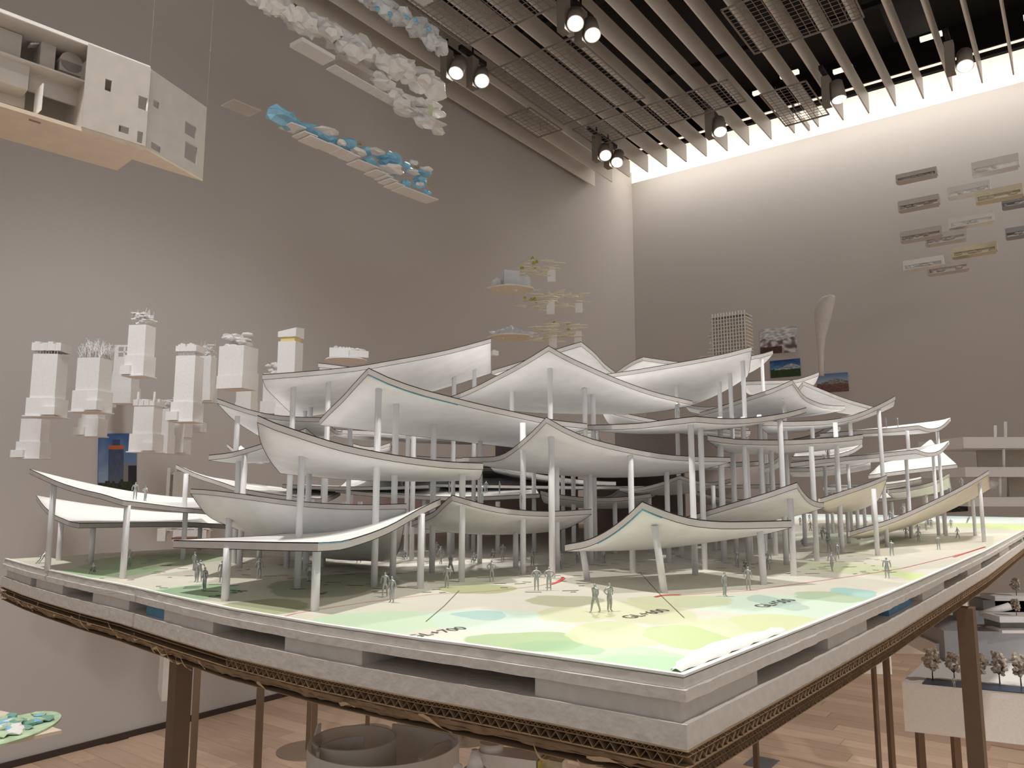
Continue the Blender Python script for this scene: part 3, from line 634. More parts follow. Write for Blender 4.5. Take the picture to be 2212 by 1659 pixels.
flutes(Ledge[6:], .0035, zc-.0030, zc-.0006, .0042); flutes(Ledge[6:], .0035, zc-.0090, zc-.0038, .0078)
flutes(Rpath, .0035, zc-.0030, zc-.0006, .0042); flutes(Rpath, .0035, zc-.0090, zc-.0038, .0078); flutes(Rpath, .001, zc-.0152, zc-.0112, .0050); liner(zc-.0158, zc-.0153, .0005); flutes(Rpath, .001, zc-.0200, zc-.0160, .0050)
core = MB(); core.prism(grow(outline, -.018), zc-.020, zc-.0006); core.build('inner_core', CARD_D, cb)
# torn, hanging brown wrapping along the left edge
tw = MB(); vs = []; L = sum((Ledge[i]-Ledge[i-1]).length for i in range(1, len(Ledge))); n = 230
for k in range(n+1):
    P = edge_point(Ledge, L*k/n); Q = edge_point(Ledge, min(L, L*k/n+.01)); P0 = edge_point(Ledge, max(0, L*k/n-.01)); d = (Q-P0).normalized(); nn = Vector((-d.y, d.x, 0))
    if nn.dot(CEN-P) < 0: nn = -nn
    s = k/n; hgt = .0075+.0035*noise.noise(Vector((k*.09, 1, 2)))+.002*noise.noise(Vector((k*.4, 3, 2)))
    hgt *= .95 if s < .97 else .5
    for t_ in range(5):
        tt = t_/4; bul = .0022*noise.noise(Vector((k*.22, tt*2.5, 5)))+.0015*noise.noise(Vector((k*.7, tt*4, 9)))
        vs.append(Vector((P.x, P.y, zc-.0101-hgt*tt))-nn*(.0032+bul-tt*.004))
fs = [(k*5+t_, (k+1)*5+t_, (k+1)*5+t_+1, k*5+t_+1) for k in range(n) for t_ in range(4)]
th = len(vs); vs2 = [v+Vector((-.0005, .0008, 0)) for v in vs]
tw.add(vs+vs2, fs+[tuple(x+th for x in reversed(f)) for f in fs], smooth=True)
tw.build('torn_wrapping', mat('crumpled_kraft', (138, 116, 92), .8, noise_amt=.2, scale=90, bump=.6), cb, 'torn crumpled kraft paper hanging from the edge')
fl = MB(); R_ = random.Random(5)
for k in range(34):                                                   # curled paper shreds
    s = R_.uniform(.0, .52)*L if k < 24 else R_.uniform(.5, .98)*L
    P = edge_point(Ledge, s); Q = edge_point(Ledge, min(L, s+.01)); d = (Q-P).normalized() if (Q-P).length > 1e-5 else Vector((1, 0, 0)); nn = Vector((-d.y, d.x, 0))
    if nn.dot(CEN-P) < 0: nn = -nn
    l = R_.uniform(.012, .03); z = zc-R_.uniform(.004, .013) if s < .5*L else zc-R_.uniform(.011, .017); pts = []
    for i in range(6):
        t_ = i/5; c_ = Vector((P.x, P.y, z))+d*l*t_-nn*(.0045+.003*math.sin(t_*3.1))+Vector((0, 0, -.004*t_+.0025*math.sin(t_*4+k)))
        ww = .0016*math.sin(math.pi*min(1, t_+.15)); pts += [c_+Vector((0, 0, ww)), c_-Vector((0, 0, ww))+nn*.0007]
    fl.add(pts, [(2*i, 2*i+2, 2*i+3, 2*i+1) for i in range(5)], smooth=True)
fl.build('paper_shreds', mat('pale_kraft', (196, 174, 144), .8), cb, kind='stuff')
# ------------------------------------------------------------------ table carrying the model
ZT = zc-.0208
table = thing('display_table', (0.6, 1.6, 0), 'brown steel table with slim square legs under the cardboard pad', 'table')
tb = MB(); tb.prism(grow(outline, -.035), ZT-.012, ZT); tb.build('table_top', LEG, table)
def tleg(u, v, w_):
    P = onz(u, v, ZT-.012); m = MB(); m.box((P.x, P.y, (P.z+.001)/2), (w_, w_*.9, P.z), math.radians(50)); m.build('leg', LEG, table)
tleg(393, 1408, .019); tleg(2086, 1312, .025); 
Pq = far_l-Vector((.1, .12, 0)); MB().box((Pq.x, Pq.y, (ZT-.012)/2), (.02, .02, ZT-.012), .87).build('leg', LEG, table)
Pq = far_r-Vector((.15, .1, 0)); MB().box((Pq.x, Pq.y, (ZT-.012)/2), (.02, .02, ZT-.012), .87).build('leg', LEG, table)
# slim stands behind and below
def stand(u, y, w_, label, ztop=CZ-.22, disc=.13):
    P = at(u, 1560, y); t = thing('display_stand', (P.x, P.y, 0), label, 'stand')
    MB().box((P.x, P.y, ztop/2), (w_, w_*.6, ztop), .6).build('post', LEG, t)
    MB().tube((P.x, P.y, 0), (P.x, P.y, .006), disc, n=32).build('base_disc', mat('floor_plate', (150, 128, 108), .4), t)
    MB().box((P.x, P.y, ztop+.004), (.14, .1, .008), .6).build('top_plate', LEG, t)
stand(421, 1.9, .0145, 'thin brown stand just right of the thick left table leg')
stand(560, 2.6, .022, 'brown stand post left of the floor disc')
stand(667, 4.0, .020, 'brown stand with round floor disc left of the curved paper model', ztop=1.0, disc=.15)
stand(679, 2.2, .014, 'thin brown stand post touching the left side of the curved paper model')
stand(794, 4.3, .020, 'brown stand post rising behind the curved paper model')
stand(1003, 4.2, .024, 'brown stand with round floor disc between the curved paper model and the white capsule', ztop=.95, disc=.16)
stand(1894, 3.2, .020, 'left one of two thin brown stand posts below the right cardboard edge')
stand(1922, 2.6, .021, 'right one of two thin brown stand posts below the right cardboard edge')
# ------------------------------------------------------------------ miniature figures
def figure_mesh(pose):
    J = {'pel': (0, 0, .52), 'sp': (0, 0, .66), 'ch': (0, .0, .78), 'nk': (0, 0, .855), 'hd': (0, .01, .90), 'ht': (0, .012, .975)}
    R_ = {'pel': .075, 'sp': .07, 'ch': .085, 'nk': .035, 'hd': .055, 'ht': .045}
    E = [('pel', 'sp'), ('sp', 'ch'), ('ch', 'nk'), ('nk', 'hd'), ('hd', 'ht')]
    for s, n in ((-1, 'l'), (1, 'r')):
        if pose == 'walk': kf = .09*s; ff = .16*s
        else: kf = 0.01; ff = 0.0
        J[n+'hip'] = (.06*s, 0, .5); J[n+'kn'] = (.065*s, kf, .27); J[n+'an'] = (.07*s, ff-.02, .05); J[n+'to'] = (.08*s, ff+.07, .02)
        J[n+'sh'] = (.12*s, 0, .80); J[n+'el'] = (.165*s, -.02-kf*.6, .65); J[n+'ha'] = (.17*s, .03-kf*1.2, .50)
        if pose == 'talk' and s > 0: J[n+'el'] = (.19, .03, .66); J[n+'ha'] = (.12, .15, .72)
        if pose == 'hips': J[n+'el'] = (.22*s, -.05, .68); J[n+'ha'] = (.11*s, .04, .56)
        if pose == 'sit':
            J[n+'hip'] = (.07*s, 0, .12); J[n+'kn'] = (.08*s, .2, .26); J[n+'an'] = (.08*s, .32, .05); J[n+'to'] = (.08*s, .4, .03)
        for k, r in (('hip', .062), ('kn', .048), ('an', .03), ('to', .025), ('sh', .045), ('el', .032), ('ha', .024)): R_[n+k] = r
        E += [('pel', n+'hip'), (n+'hip', n+'kn'), (n+'kn', n+'an'), (n+'an', n+'to'), ('ch', n+'sh'), (n+'sh', n+'el'), (n+'el', n+'ha')]
    if pose == 'sit':
        for k in ('pel', 'sp', 'ch', 'nk', 'hd', 'ht', 'lsh', 'rsh', 'lel', 'rel', 'lha', 'rha'):
            x, y, z = J[k]; J[k] = (x, y+(.05 if k in ('ch', 'nk', 'hd', 'ht') else 0), z-.4)
        J['lha'] = (-.09, .2, .25); J['rha'] = (.09, .2, .25)
    ks = list(J); me = bpy.data.meshes.new('f'); me.from_pydata([J[k] for k in ks], [(ks.index(a), ks.index(b)) for a, b in E], [])
    o = bpy.data.objects.new('f', me); C.objects.link(o)
    md = o.modifiers.new('s', 'SKIN'); 
    for i, k in enumerate(ks): me.skin_vertices[0].data[i].radius = (R_[k], R_[k]*.85)
    me.skin_vertices[0].data[ks.index('pel')].use_root = True
    ss = o.modifiers.new('ss', 'SUBSURF'); ss.levels = 1
    bpy.context.view_layer.update(); dg = bpy.context.evaluated_depsgraph_get()
    m = bpy.data.meshes.new_from_object(o.evaluated_get(dg)); bpy.data.objects.remove(o)
    m.transform(Matrix.Scale(.0232, 4)); m.materials.clear(); m.materials.append(GREYM)
    for p in m.polygons: p.use_smooth = True
    m.name = 'miniature_person'; return m
FM = {k: figure_mesh(k) for k in ('stand', 'walk', 'talk', 'hips', 'sit')}
def figure(P, pose, rz, label, group='tiny grey figures on the model', tilt=0, s=1):
    o = bpy.data.objects.new('miniature_person', FM[pose]); C.objects.link(o); o.location = P; o.rotation_euler = (tilt, 0, rz); o.scale = (s, s, s)
    tag(o, label, 'figurine', group)
NAMED = {(1286, 1323): 'tiny grey figure carrying a bag, left one of the nearest pair on the green print', (1317, 1321): 'tiny grey figure, right one of the nearest pair on the green print',
         (1159, 1276): 'tiny grey figure standing left of the red arc, left of a pair', (1186, 1276): 'tiny grey figure standing inside the red arc beside a tall column foot',
         (846, 1302): 'tiny bright grey figure in front of the shade left of the site lettering', (831, 1290): 'tiny dim grey figure just behind a brighter one in the shade edge',
         (1566, 1289): 'tiny grey figure in profile between two leaning front columns', (1617, 1275): 'tiny grey figure by the foot of the right leaning front column',
         (1917, 1249): 'tiny grey figure standing on the red line near the right edge', (1798, 1234): 'tiny grey figure on the pale green print right of the front roofs',
         (1062, 1257): 'tiny bending grey figure in the shade left of the pair by the red arc', (965, 1270): 'tiny grey figure on the olive patch beside a column',
         (424, 1258): 'tiny grey figure, left of a close pair on the left lawn', (431, 1256): 'tiny grey figure, right of a close pair on the left lawn', (441, 1276): 'tiny grey figure with child on shoulders on the left lawn',
         (80, 1218): 'tiny tilted grey figure leaning at the far left column', (2028, 1188): 'tiny grey figure alone on the white ground at the right', (1927, 1201): 'tiny grey figure striding beside the right columns'}
gf = [(202, 1239, 'sit'), (278, 1225, 'hips'), (80, 1218, 'lean'), (424, 1258, 'stand'), (431, 1256, 'talk'), (441, 1276, 'stand'), (419, 1233, 'stand'), (559, 1251, 'walk'), (478, 1258, 'stand'), (668, 1258, 'stand'),
      (846, 1302, 'stand'), (831, 1290, 'walk'), (965, 1270, 'stand'), (973, 1240, 'walk'), (1062, 1257, 'hips'), (1159, 1276, 'hips'), (1186, 1276, 'hips'), (775, 1216, 'walk'), (952, 1218, 'walk'), (943, 1205, 'stand'), (1025, 1215, 'sit'),
      (1065, 1205, 'sit'), (1086, 1211, 'hips'), (872, 1208, 'sit'), (728, 1199, 'walk'), (1286, 1323, 'walk'), (1317, 1321, 'hips'), (1566, 1289, 'stand'), (1617, 1275, 'stand'), (1210, 1230, 'stand'), (1248, 1217, 'stand'), (1305, 1217, 'stand'),
      (1612, 1230, 'sit'), (1660, 1231, 'stand'), (1593, 1226, 'stand'), (1798, 1234, 'walk'), (1809, 1208, 'stand'), (1927, 1201, 'walk'), (1917, 1249, 'stand'), (2028, 1188, 'stand'), (2069, 1163, 'walk'), (2055, 1141, 'stand'), (2012, 1140, 'walk'),
      (2001, 1146, 'stand'), (1985, 1152, 'lean'), (1958, 1163, 'hips'), (1946, 1146, 'walk'), (1985, 1170, 'talk'), (1792, 1192, 'walk'), (1779, 1160, 'talk'), (1787, 1173, 'walk'), (1751, 1147, 'walk'), (1729, 1135, 'stand'), (1749, 1127, 'stand'),
      (1803, 1147, 'talk'), (1870, 1141, 'hips'), (2088, 1130, 'lean'), (1735, 1178, 'sit'), (1776, 1165, 'stand'), (1150, 1222, 'stand')]
ORD = 'first second third fourth fifth sixth seventh eighth ninth tenth eleventh twelfth thirteenth fourteenth fifteenth sixteenth seventeenth eighteenth nineteenth twentieth'.split()
ZN = [(0, 700, 'those under the left roofs'), (700, 1200, 'those shaded behind the red arc'), (1200, 1700, 'those deep behind the leaning columns'), (1700, 2300, 'the crowd among the right columns')]
for lo, hi, zt_ in ZN:
    zs = sorted([(u, v) for u, v, _ in gf if lo <= u < hi and (u, v) not in NAMED])
    for k, q in enumerate(zs): NAMED[q] = 'tiny grey figure, %s from left of %s' % (ORD[k], zt_)
R_ = random.Random(11)
for u, v, ps in gf:
    P = gnd(u, v, ZB); lean = ps == 'lean'
    figure(P, 'stand' if lean else ps, R_.uniform(-.8, .8)+(math.pi if R_.random() < .6 else 0), NAMED.get((u, v), 'tiny grey metal figure in the shade among the model columns'), tilt=(.9 if u < 200 else .5) if lean else 0, s=1.12)
def on_roof(u, v, key, y):
    d = ray(u, v); h = ROOFS[key].ray_cast(Vector((0, 0, CZ)), d.normalized())
    if h[0] and h[1].z != 0 and abs(h[0].y-y) < .5: return h[0]
    Q = at(u, v, y); h = ROOFS[key].ray_cast(Vector((Q.x, Q.y, 3)), Vector((0, 0, -1))); return h[0] if h[0] else None
for u, v, key, y, ps, lab in [(291, 1080, 'A', 1.05, 'stand', 'tiny grey figure on the far left roof, left of two'), (313, 1083, 'A', 1.05, 'hips', 'tiny grey figure on the far left roof, right of two'),
      (631, 1060, 'O', 1.35, 'walk', 'tiny dark figure walking on the left middle roof deck'), (849, 1057, 'P', 1.6, 'stand', 'tiny dark figure on the long middle deck beside a column'), (868, 1058, 'P', 1.6, 'walk', 'tiny dark figure walking right of a column on the long middle deck'),
      (970, 1067, 'P', 1.5, 'talk', 'tiny dark figure stooping in the middle of the long deck'), (1050, 1066, 'P', 1.5, 'stand', 'tiny dark figure near the right end of the long deck'), (1079, 1067, 'P', 1.5, 'hips', 'tiny dark figure rightmost on the long middle deck'),
      (1915, 924, 'Y', 1.75, 'stand', 'tiny white-lit figure on the upper right roof, left of two'), (1940, 923, 'Y', 1.75, 'stand', 'tiny white-lit figure on the upper right roof, right of two'), (1465, 905, 'S', 1.05, 'talk', 'tiny figure at the crest of the wide central right roof'),
      (1693, 893, 'S', 1.2, 'stand', 'tiny figure beside a column on the wide central right roof'), (1789, 988, 'X', 1.45, 'stand', 'tiny dark figure on the flat right deck under a roof'), (2077, 1043, 'V', 1.6, 'stand', 'tiny white-lit figure high on the rising right ramp'),
      (2052, 1058, 'V', 1.6, 'walk', 'tiny figure lower down on the rising right ramp'), (1950, 1108, 'V', 1.5, 'talk', 'tiny dark figure in the middle of the right ramp'), (1923, 1118, 'V', 1.5, 'walk', 'tiny dark figure near the foot of the right ramp'),
      (1125, 1085, 'F2', 1.0, 'lean', 'tiny figure standing on the small front peak roof'), (1040, 1082, 'F2', .95, 'stand', 'tiny shiny figure on the front peak roof near its ridge')]:
    P = on_roof(u, v, key, y)
    if P: figure(P+Vector((0, 0, .0003)), 'stand' if ps == 'lean' else ps, R_.uniform(0, 6), lab, s=1.05, group='tiny grey figures on the roofs')
# ------------------------------------------------------------------ prints on the walls
def print_on(corner_px, wallfn, colfn, label, nx=40, ny=30, name='photo_print'):
    q = [wallfn(u, v, .004) for u, v in corner_px]                    # tl, tr, br, bl
    c = sum(q, Vector())/4; me = bpy.data.meshes.new(name); vs = []; fs = []
    nrm = (q[1]-q[0]).cross(q[3]-q[0]).normalized()
    if nrm.dot(Vector((0, 0, CZ))-c) < 0: nrm = -nrm
    for j in range(ny+1):
        for i in range(nx+1):
            a, b = i/nx, j/ny; vs.append(q[0]*(1-a)*(1-b)+q[1]*a*(1-b)+q[2]*a*b+q[3]*(1-a)*b-c+nrm*.003)
    for j in range(ny):
        for i in range(nx): k = j*(nx+1)+i; fs.append((k, k+1, k+nx+2, k+nx+1))
    n0 = len(vs); vs += [p-c-nrm*.0035 for p in q]
    ids = [0, nx, (nx+1)*(ny+1)-1, (nx+1)*ny]
    for k in range(4): fs.append((ids[k], ids[(k+1) % 4], n0+(k+1) % 4, n0+k))
    me.from_pydata(vs, [], fs); me.materials.append(PRINT); ca = me.color_attributes.new('Col', 'FLOAT_COLOR', 'CORNER'); li = 0
    for p in me.polygons:
        k = p.index; i, j = (k % nx, k//nx) if k < nx*ny else (0, 0); col = s2l(colfn((i+.5)/nx, (j+.5)/ny, i, j))+(1,)
        for _ in p.vertices: ca.data[li].color = col; li += 1
    o = bpy.data.objects.new(name, me); C.objects.link(o); o.location = c; tag(o, label, 'photo print'); return o
def mixc(a, b, t): t = max(0, min(1, t)); return tuple(x*(1-t)+y*t for x, y in zip(a, b))
def nz(x, y, s, seed=0): return noise.noise(Vector((x*s, y*s, seed)))
def c_tower(x, y, i, j):
    c = mixc((62, 96, 150), (150, 165, 185), y*1.1+.3*nz(x, y, 4)); 
    if y > .8+.07*nz(x, y, 9): return mixc((30, 34, 26), (58, 64, 44), .5+nz(x, y, 22, 3))
    w = .20 if y > .2 else .1
    if abs(x-.46) < w and y > .1:
        if .2 < y < .27: return (186, 96, 60)
        return mixc((52, 66, 110), (92, 98, 108), y+.4*nz(x*3, y, 9))
    if x > .78 and y > .52: return (34, 34, 44)
    if x > .5 and y > .5+.1*abs(nz(x, 0, 18)): return (128, 126, 122)
    return c
def c_hall(x, y, i, j):
    r = abs(x-.42)+.2; 
    if y < .5-.25*abs(x-.5): return mixc((240, 240, 243), (176, 176, 182), .5+1.2*nz(x/(.6-y*.8+.2), y*3, 5))
    c = mixc((106, 90, 92), (224, 222, 228), .5+1.3*nz((x-.45)/(y+.1), y, 6, 2))
    if y > .72 and x < .6: return mixc((104, 66, 56), (60, 50, 54), .5+nz(x, y, 14, 5))
    return c
def c_meadow(x, y, i, j):
    m = .55-.28*max(0, 1-abs(x-.7)*2.2)+.05*nz(x, 0, 8)
    if y < m-.05: return mixc((24, 66, 130), (110, 150, 190), y*1.6+.5*max(0, nz(x, y, 6)))
    if y < .58: return mixc((120, 136, 150), (196, 206, 214), .5+1.5*nz(x, y*2, 12)) if abs(x-.6) < .45 else (40, 60, 36)
    return mixc((32, 52, 26), (58, 84, 40), .5+nz(x, y*2, 12, 8))
def c_plaza(x, y, i, j):
    m = .5-.22*max(0, 1-abs(x-.6)*2)
    if y < m: return mixc((96, 124, 168), (178, 190, 206), y*2)
    if y < .58: return mixc((92, 86, 84), (170, 168, 166), .5+1.5*nz(x, y*3, 13))
    return mixc((134, 92, 84), (92, 66, 66), .4+nz(x, y*2, 9, 4)+(y-.8))
def c_garden(x, y, i, j): return mixc((222, 214, 206), (150, 130, 70), 1.6*max(0, nz(x, y, 7, 6))) if y < .6 else (190, 180, 176)
print_on([(213, 937), (295, 936), (294, 1067), (211, 1064)], on_left, c_tower, 'portrait print of a blue-grey tower under a blue sky on the left wall')
print_on([(1641, 712), (1721, 704), (1722, 760), (1643, 766)], on_right, c_hall, 'print of a white vaulted hall interior, topmost of three on the right wall', 60, 40)
print_on([(1663, 780), (1728, 774), (1730, 812), (1665, 817)], on_right, c_meadow, 'print of a mountain and green meadow under deep blue sky')
print_on([(1763, 809), (1831, 804), (1834, 845), (1766, 849)], on_right, c_plaza, 'print of a mountain and reddish plain, lowest of three on the right wall')
print_on([(1338, 886), (1396, 886), (1396, 913), (1338, 914)], on_right, c_garden, 'small pale garden print glimpsed between the model roofs')
print_on([(2028, 1076), (2090, 1070), (2091, 1104), (2029, 1108)], on_right, lambda x, y, i, j: mixc((14, 12, 14), (120, 80, 44), 2.2*max(0, nz(x, y, 5, 9)-.1)), 'very dark print low on the right wall by the hanging frame model')
# ------------------------------------------------------------------ hanging white towers
def mpp(y, v=800): d = ray(1106, v); return y/d.y/F
def threads(root, pts, ztop=CZ+3.3):
    return
    for p in pts: MB().tube(p, (p[0], p[1], ztop), .0004, n=4, cap=False).build('thread', THREADM, root)
def tower(u, vc, vb, vp, vx, w, pw_, y, crown, rz, label, step=1, seed=0):
    m = mpp(y, vb); P = at(u, vx, y); zb = P.z; zp = at(u, vp, y).z; zt = at(u, vb, y).z; zc_ = at(u, vc, y).z; W = w*m/1.28; PW = pw_*m/1.28
    t = thing('hanging_tower', P, label, 'tower model'); R_ = random.Random(seed); rz = -math.atan2(P.x, P.y)-(.5 if rz < .55 else .62)
    a = Vector((P.x, P.y, 0)); 
    MB().box((a.x, a.y, (zp+zt)/2), (W, W*.85, zt-zp), rz).build('shaft', STYRO, t)
    b = MB(); b.box((a.x, a.y, (zb+zp)/2), (PW, PW*.9, zp-zb), rz); b.build('podium', STYRO, t)
    if step:
        Rm = Matrix.Rotation(rz, 3, 'Z'); c = a+Rm @ Vector((PW*.35*step, -PW*.42, 0)); MB().box((c.x, c.y, zb+(zp-zb)*.25), (PW*.5, PW*.4, (zp-zb)*.45), rz).build('step_block', STYRO, t)
        MB().box((a.x, a.y, zb-.002), (PW*1.12, PW*1.05, .004), rz).build('base_plate', STYRO, t)
    k = MB(); H = zc_-zt; Rm = Matrix.Rotation(rz, 3, 'Z')
    if crown == 'cap':
        for i in range(7):
            s = (i-3)/3; h = H*(.62+.1*math.sin(i*2.1)); c = a+Rm @ Vector((W*.48*s, 0, 0)); k.box((c.x, c.y, zt+H*.25+h/2), (W*.21, W*.95, h), rz+.06*(-1)**i)
        for i in range(8): c = a+Rm @ Vector((W*.4*(i/3.5-1), -W*.3, 0)); k.tube((c.x, c.y, zt), (c.x, c.y, zt+H*.3), W*.02, n=5)
    elif crown == 'spikes':
        for i in range(150):
            c = a+Rm @ Vector((W*R_.uniform(-.48, .48), W*R_.uniform(-.42, .42), 0)); d = Vector((R_.uniform(-.5, .5), R_.uniform(-.5, .5), 1)).normalized(); h = H*R_.uniform(.35, .95)*(1.1-1.2*((c-a).length/W)**2)
            k.tube((c.x, c.y, zt), Vector((c.x, c.y, zt))+d*h, W*.018, W*.012, 4)
            q = Vector((c.x, c.y, zt))+d*h; k.tube(q, q+Vector((R_.uniform(-1, 1), R_.uniform(-1, 1), .6))*W*.08, W*.015, n=4)
    elif crown == 'pile':
        for i in range(34):
            c = a+Rm @ Vector((W*R_.uniform(-.42, .42), W*R_.uniform(-.4, .4), 0)); k.box((c.x, c.y, zt+H*R_.uniform(.03, .8)), (W*R_.uniform(.1, .5), W*R_.uniform(.1, .3), H*.07), R_.uniform(0, 3), tilt=Matrix.Rotation(R_.uniform(-.5, .5), 3, 'X'))
        for i in range(10): c = a+Rm @ Vector((W*R_.uniform(-.5, .4), W*R_.uniform(-.4, .4), 0)); k.tube((c.x, c.y, zt+H*.5), (c.x+R_.uniform(-.1, .1)*W, c.y, zt+H*R_.uniform(.95, 1.25)), W*.008, n=4)
    elif crown == 'rocks':
        for i in range(22):
            c = a+Rm @ Vector((W*R_.uniform(-.42, .42), W*R_.uniform(-.38, .38), 0)); k.lump((c.x, c.y, zt+H*R_.uniform(.05, .8)), (W*.42, W*.4, H*.26), i+seed, .3, R_.uniform(0, 3))
    elif crown == 'wedge':
        Q = [Rm @ Vector((x*W*.52, yy*W*.45, 0))+a for x, yy in ((-1, -1), (1, -1), (1, 1), (-1, 1))]; z1 = zt+H*.28
        hs = [.5, .8, 1.0, .7]; vs = [(q.x, q.y, z1) for q in Q]+[(q.x, q.y, z1+(H*.72)*h) for q, h in zip(Q, hs)]
        k.add(vs, [(3, 2, 1, 0), (4, 5, 6, 7), (0, 1, 5, 4), (1, 2, 6, 5), (2, 3, 7, 6), (3, 0, 4, 7)])
        MB().box((a.x, a.y, zt+H*.14), (W*.8, W*.7, H*.27), rz).build('glowing_band', mat('warm_lit_band', (240, 222, 150), .5), t)  # yellow band below the slanted cap, plain colour without emission
    elif crown == 'castle':
        for i in range(16):
            c = a+Rm @ Vector((W*(i % 4-1.5)*.27, W*(i//4-1.5)*.25, 0)); h = H*R_.uniform(.25, .55); k.box((c.x, c.y, zt+h/2), (W*.24, W*.22, h), rz)
        for s in (-.4, .42): c = a+Rm @ Vector((W*s, -W*.3, 0)); k.tube((c.x, c.y, zt), (c.x, c.y, zt+H), W*.07, W*.05, 8)
    elif crown == 'wave':
        n = 9
        for i in range(n):
            s = i/(n-1)*2-1; h = H*(.55+.35*abs(math.sin(s*3.3))); c = a+Rm @ Vector((W*.46*s, 0, 0)); k.box((c.x, c.y, zt+H*.3+h*.3), (W*.13, W*.9, h*.62), rz)
        for i in range(12): c = a+Rm @ Vector((W*.4*(i/5.5-1), -W*.35, 0)); k.tube((c.x, c.y, zt), (c.x, c.y, zt+H*.4), W*.018, n=4)
    elif crown == 'frame':
        th = W*.06; Z0, Z1 = zt, zc_
        for (x0, x1, h0, h1) in ((-.5, -.3, 0, 1), (.4, .5, 0, 1), (-.3, .4, .85, 1), (-.3, .4, 0, .15), (-.02, .06, .15, .85), (-.3, .4, .45, .55)):
            c = a+Rm @ Vector((W*(x0+x1)/2, -W*.38, 0)); k.box((c.x, c.y, Z0+(Z1-Z0)*(h0+h1)/2), (W*(x1-x0), th, (Z1-Z0)*(h1-h0)), rz)
        k.box((a.x, a.y, Z0+th), (W, W*.8, th), rz)
    if k.v: k.build('crown', STYRO, t)
    threads(t, [a+Rm @ Vector((x*W*.4, 0, 0))+Vector((0, 0, zt)) for x in (-1, 1)])
for a in [(100, 741, 768, 862, 900, 66, 76, 3.0, 'cap', .35, 'hanging white tower with a fluted cap, leftmost of the upper row', 1, 1), (71, 903, 906, 955, 990, 54, 64, 3.3, None, .2, 'plain white tower section hanging low at the far left', -1, 2),
          (198, 733, 776, 846, 890, 66, 74, 3.0, 'spikes', .62, 'hanging white tower crowned with a bush of spiky sticks', 1, 3), (199, 893, 895, 905, 942, 44, 56, 3.3, None, .1, 'small white block tower section hanging below the spiky tower', -1, 4),
          (301, 672, 705, 770, 813, 52, 58, 2.8, 'pile', .55, 'highest hanging white tower with a messy crown and needles', -1, 5), (269, 748, 778, 838, 873, 52, 60, 3.5, 'frame', .15, 'hanging white tower with square openings in its top panel, behind the highest tower', 0, 6),
          (237, 790, 812, 850, 880, 20, 24, 3.9, 'castle', .2, 'thin hanging tower glimpsed behind the spiky tower', 0, 7), (403, 740, 771, 870, 911, 56, 64, 2.9, 'wave', .5, 'hanging white tower with a wavy cap on thin posts', -1, 8),
          (444, 741, 771, 830, 868, 36, 44, 3.5, 'pile', .5, 'narrow hanging tower with a ragged crown right behind the wavy capped one', 1, 9), (315, 848, 878, 938, 976, 56, 66, 3.2, 'castle', .3, 'lower hanging white tower with a battlement-like crown', 1, 10),
          (352, 860, 884, 940, 980, 40, 44, 3.6, 'rocks', .5, 'lower hanging white tower with a small rocky crown, behind the battlement one', 0, 11), (385, 850, 882, 945, 980, 52, 48, 3.8, 'rocks', .15, 'lower hanging white tower partly hidden behind the wavy capped tower', 1, 12),
          (428, 912, 914, 930, 934, 34, 34, 4.0, None, .1, 'small white block sticking out right of the wavy capped tower', 0, 13), (512, 717, 751, 815, 842, 78, 80, 3.0, 'rocks', .7, 'widest hanging white tower with a crown of stacked rock shapes', 0, 14),
          (532, 800, 806, 870, 888, 44, 46, 3.7, None, .2, 'plain hanging tower below and behind the widest tower', 0, 15), (622, 707, 740, 880, 900, 52, 54, 3.0, 'wedge', .3, 'hanging white tower with a slanted cap above a yellow band', 0, 16),
          (588, 778, 808, 868, 895, 42, 50, 3.5, 'rocks', .35, 'hanging tower with a crumbly crown left of the slanted cap tower', 0, 17)]:
    tower(*a)
# flat building model on a disc, hanging above the left roofs
P = at(748, 779, 3.4); t = thing('hanging_building_model', P, 'flat white building model on a disc hanging above the top left roof', 'building model'); m = mpp(3.4, 770)
MB().tube(P-Vector((0, 0, .003)), P+Vector((0, 0, .006)), 46*m, 43*m, 28).build('disc', STYRO, t)
b = MB(); b.box(P+Vector((-.02, 0, .03)), (52*m, .08, 20*m), .2); b.box(P+Vector((.05, -.01, .022)), (40*m, .09, 14*m), .4); b.build('block', STYRO, t)
b = MB(); R_ = random.Random(2)
for i in range(16): b.lump(P+Vector((-.05+i*.0085, R_.uniform(-.03, .03), .058+.006*R_.random()-.001*i)), (.022, .02, .012), i, .4)
b.build('roof_clutter', STYRO, t); threads(t, [P+Vector((0, 0, .05))])
# pale ghostly models seen behind the left roofs
def ghost(u0, u1, v0, v1, y, label, seed):
    A, B = at(u0, v1, y), at(u1, v0, y); W = B.x-A.x; H = B.z-A.z; t = thing('hanging_tower', (A.x+W/2, y, A.z), label, 'tower model'); R_ = random.Random(seed)
    MB().box((A.x+W*.08, y, A.z+H*.45), (W*.16, .05, H*.9)).build('shaft', TRANSL, t)
    MB().box((A.x+W*.62, y, A.z+H*.4), (W*.6, .09, H*.8), .2).build('block', TRANSL, t)
    b = MB(); [b.lump((A.x+W*(.4+.06*i), y, A.z+H*.84), (W*.22, .05, H*.14), i+seed, .4) for i in range(9)]; b.build('crown', TRANSL, t); MB().box((A.x+W*.5, y, A.z+H*.74), (W, .03, H*.02)).build('ledge', TRANSL, t)
    threads(t, [Vector((A.x+W*.5, y, A.z+H*.8))])
ghost(363, 412, 1003, 1085, 3.3, 'pale tower model hanging behind the left curved roofs', 3)
ghost(345, 458, 1138, 1168, 3.0, 'pale low model hanging just above the left rim of the big model', 5)
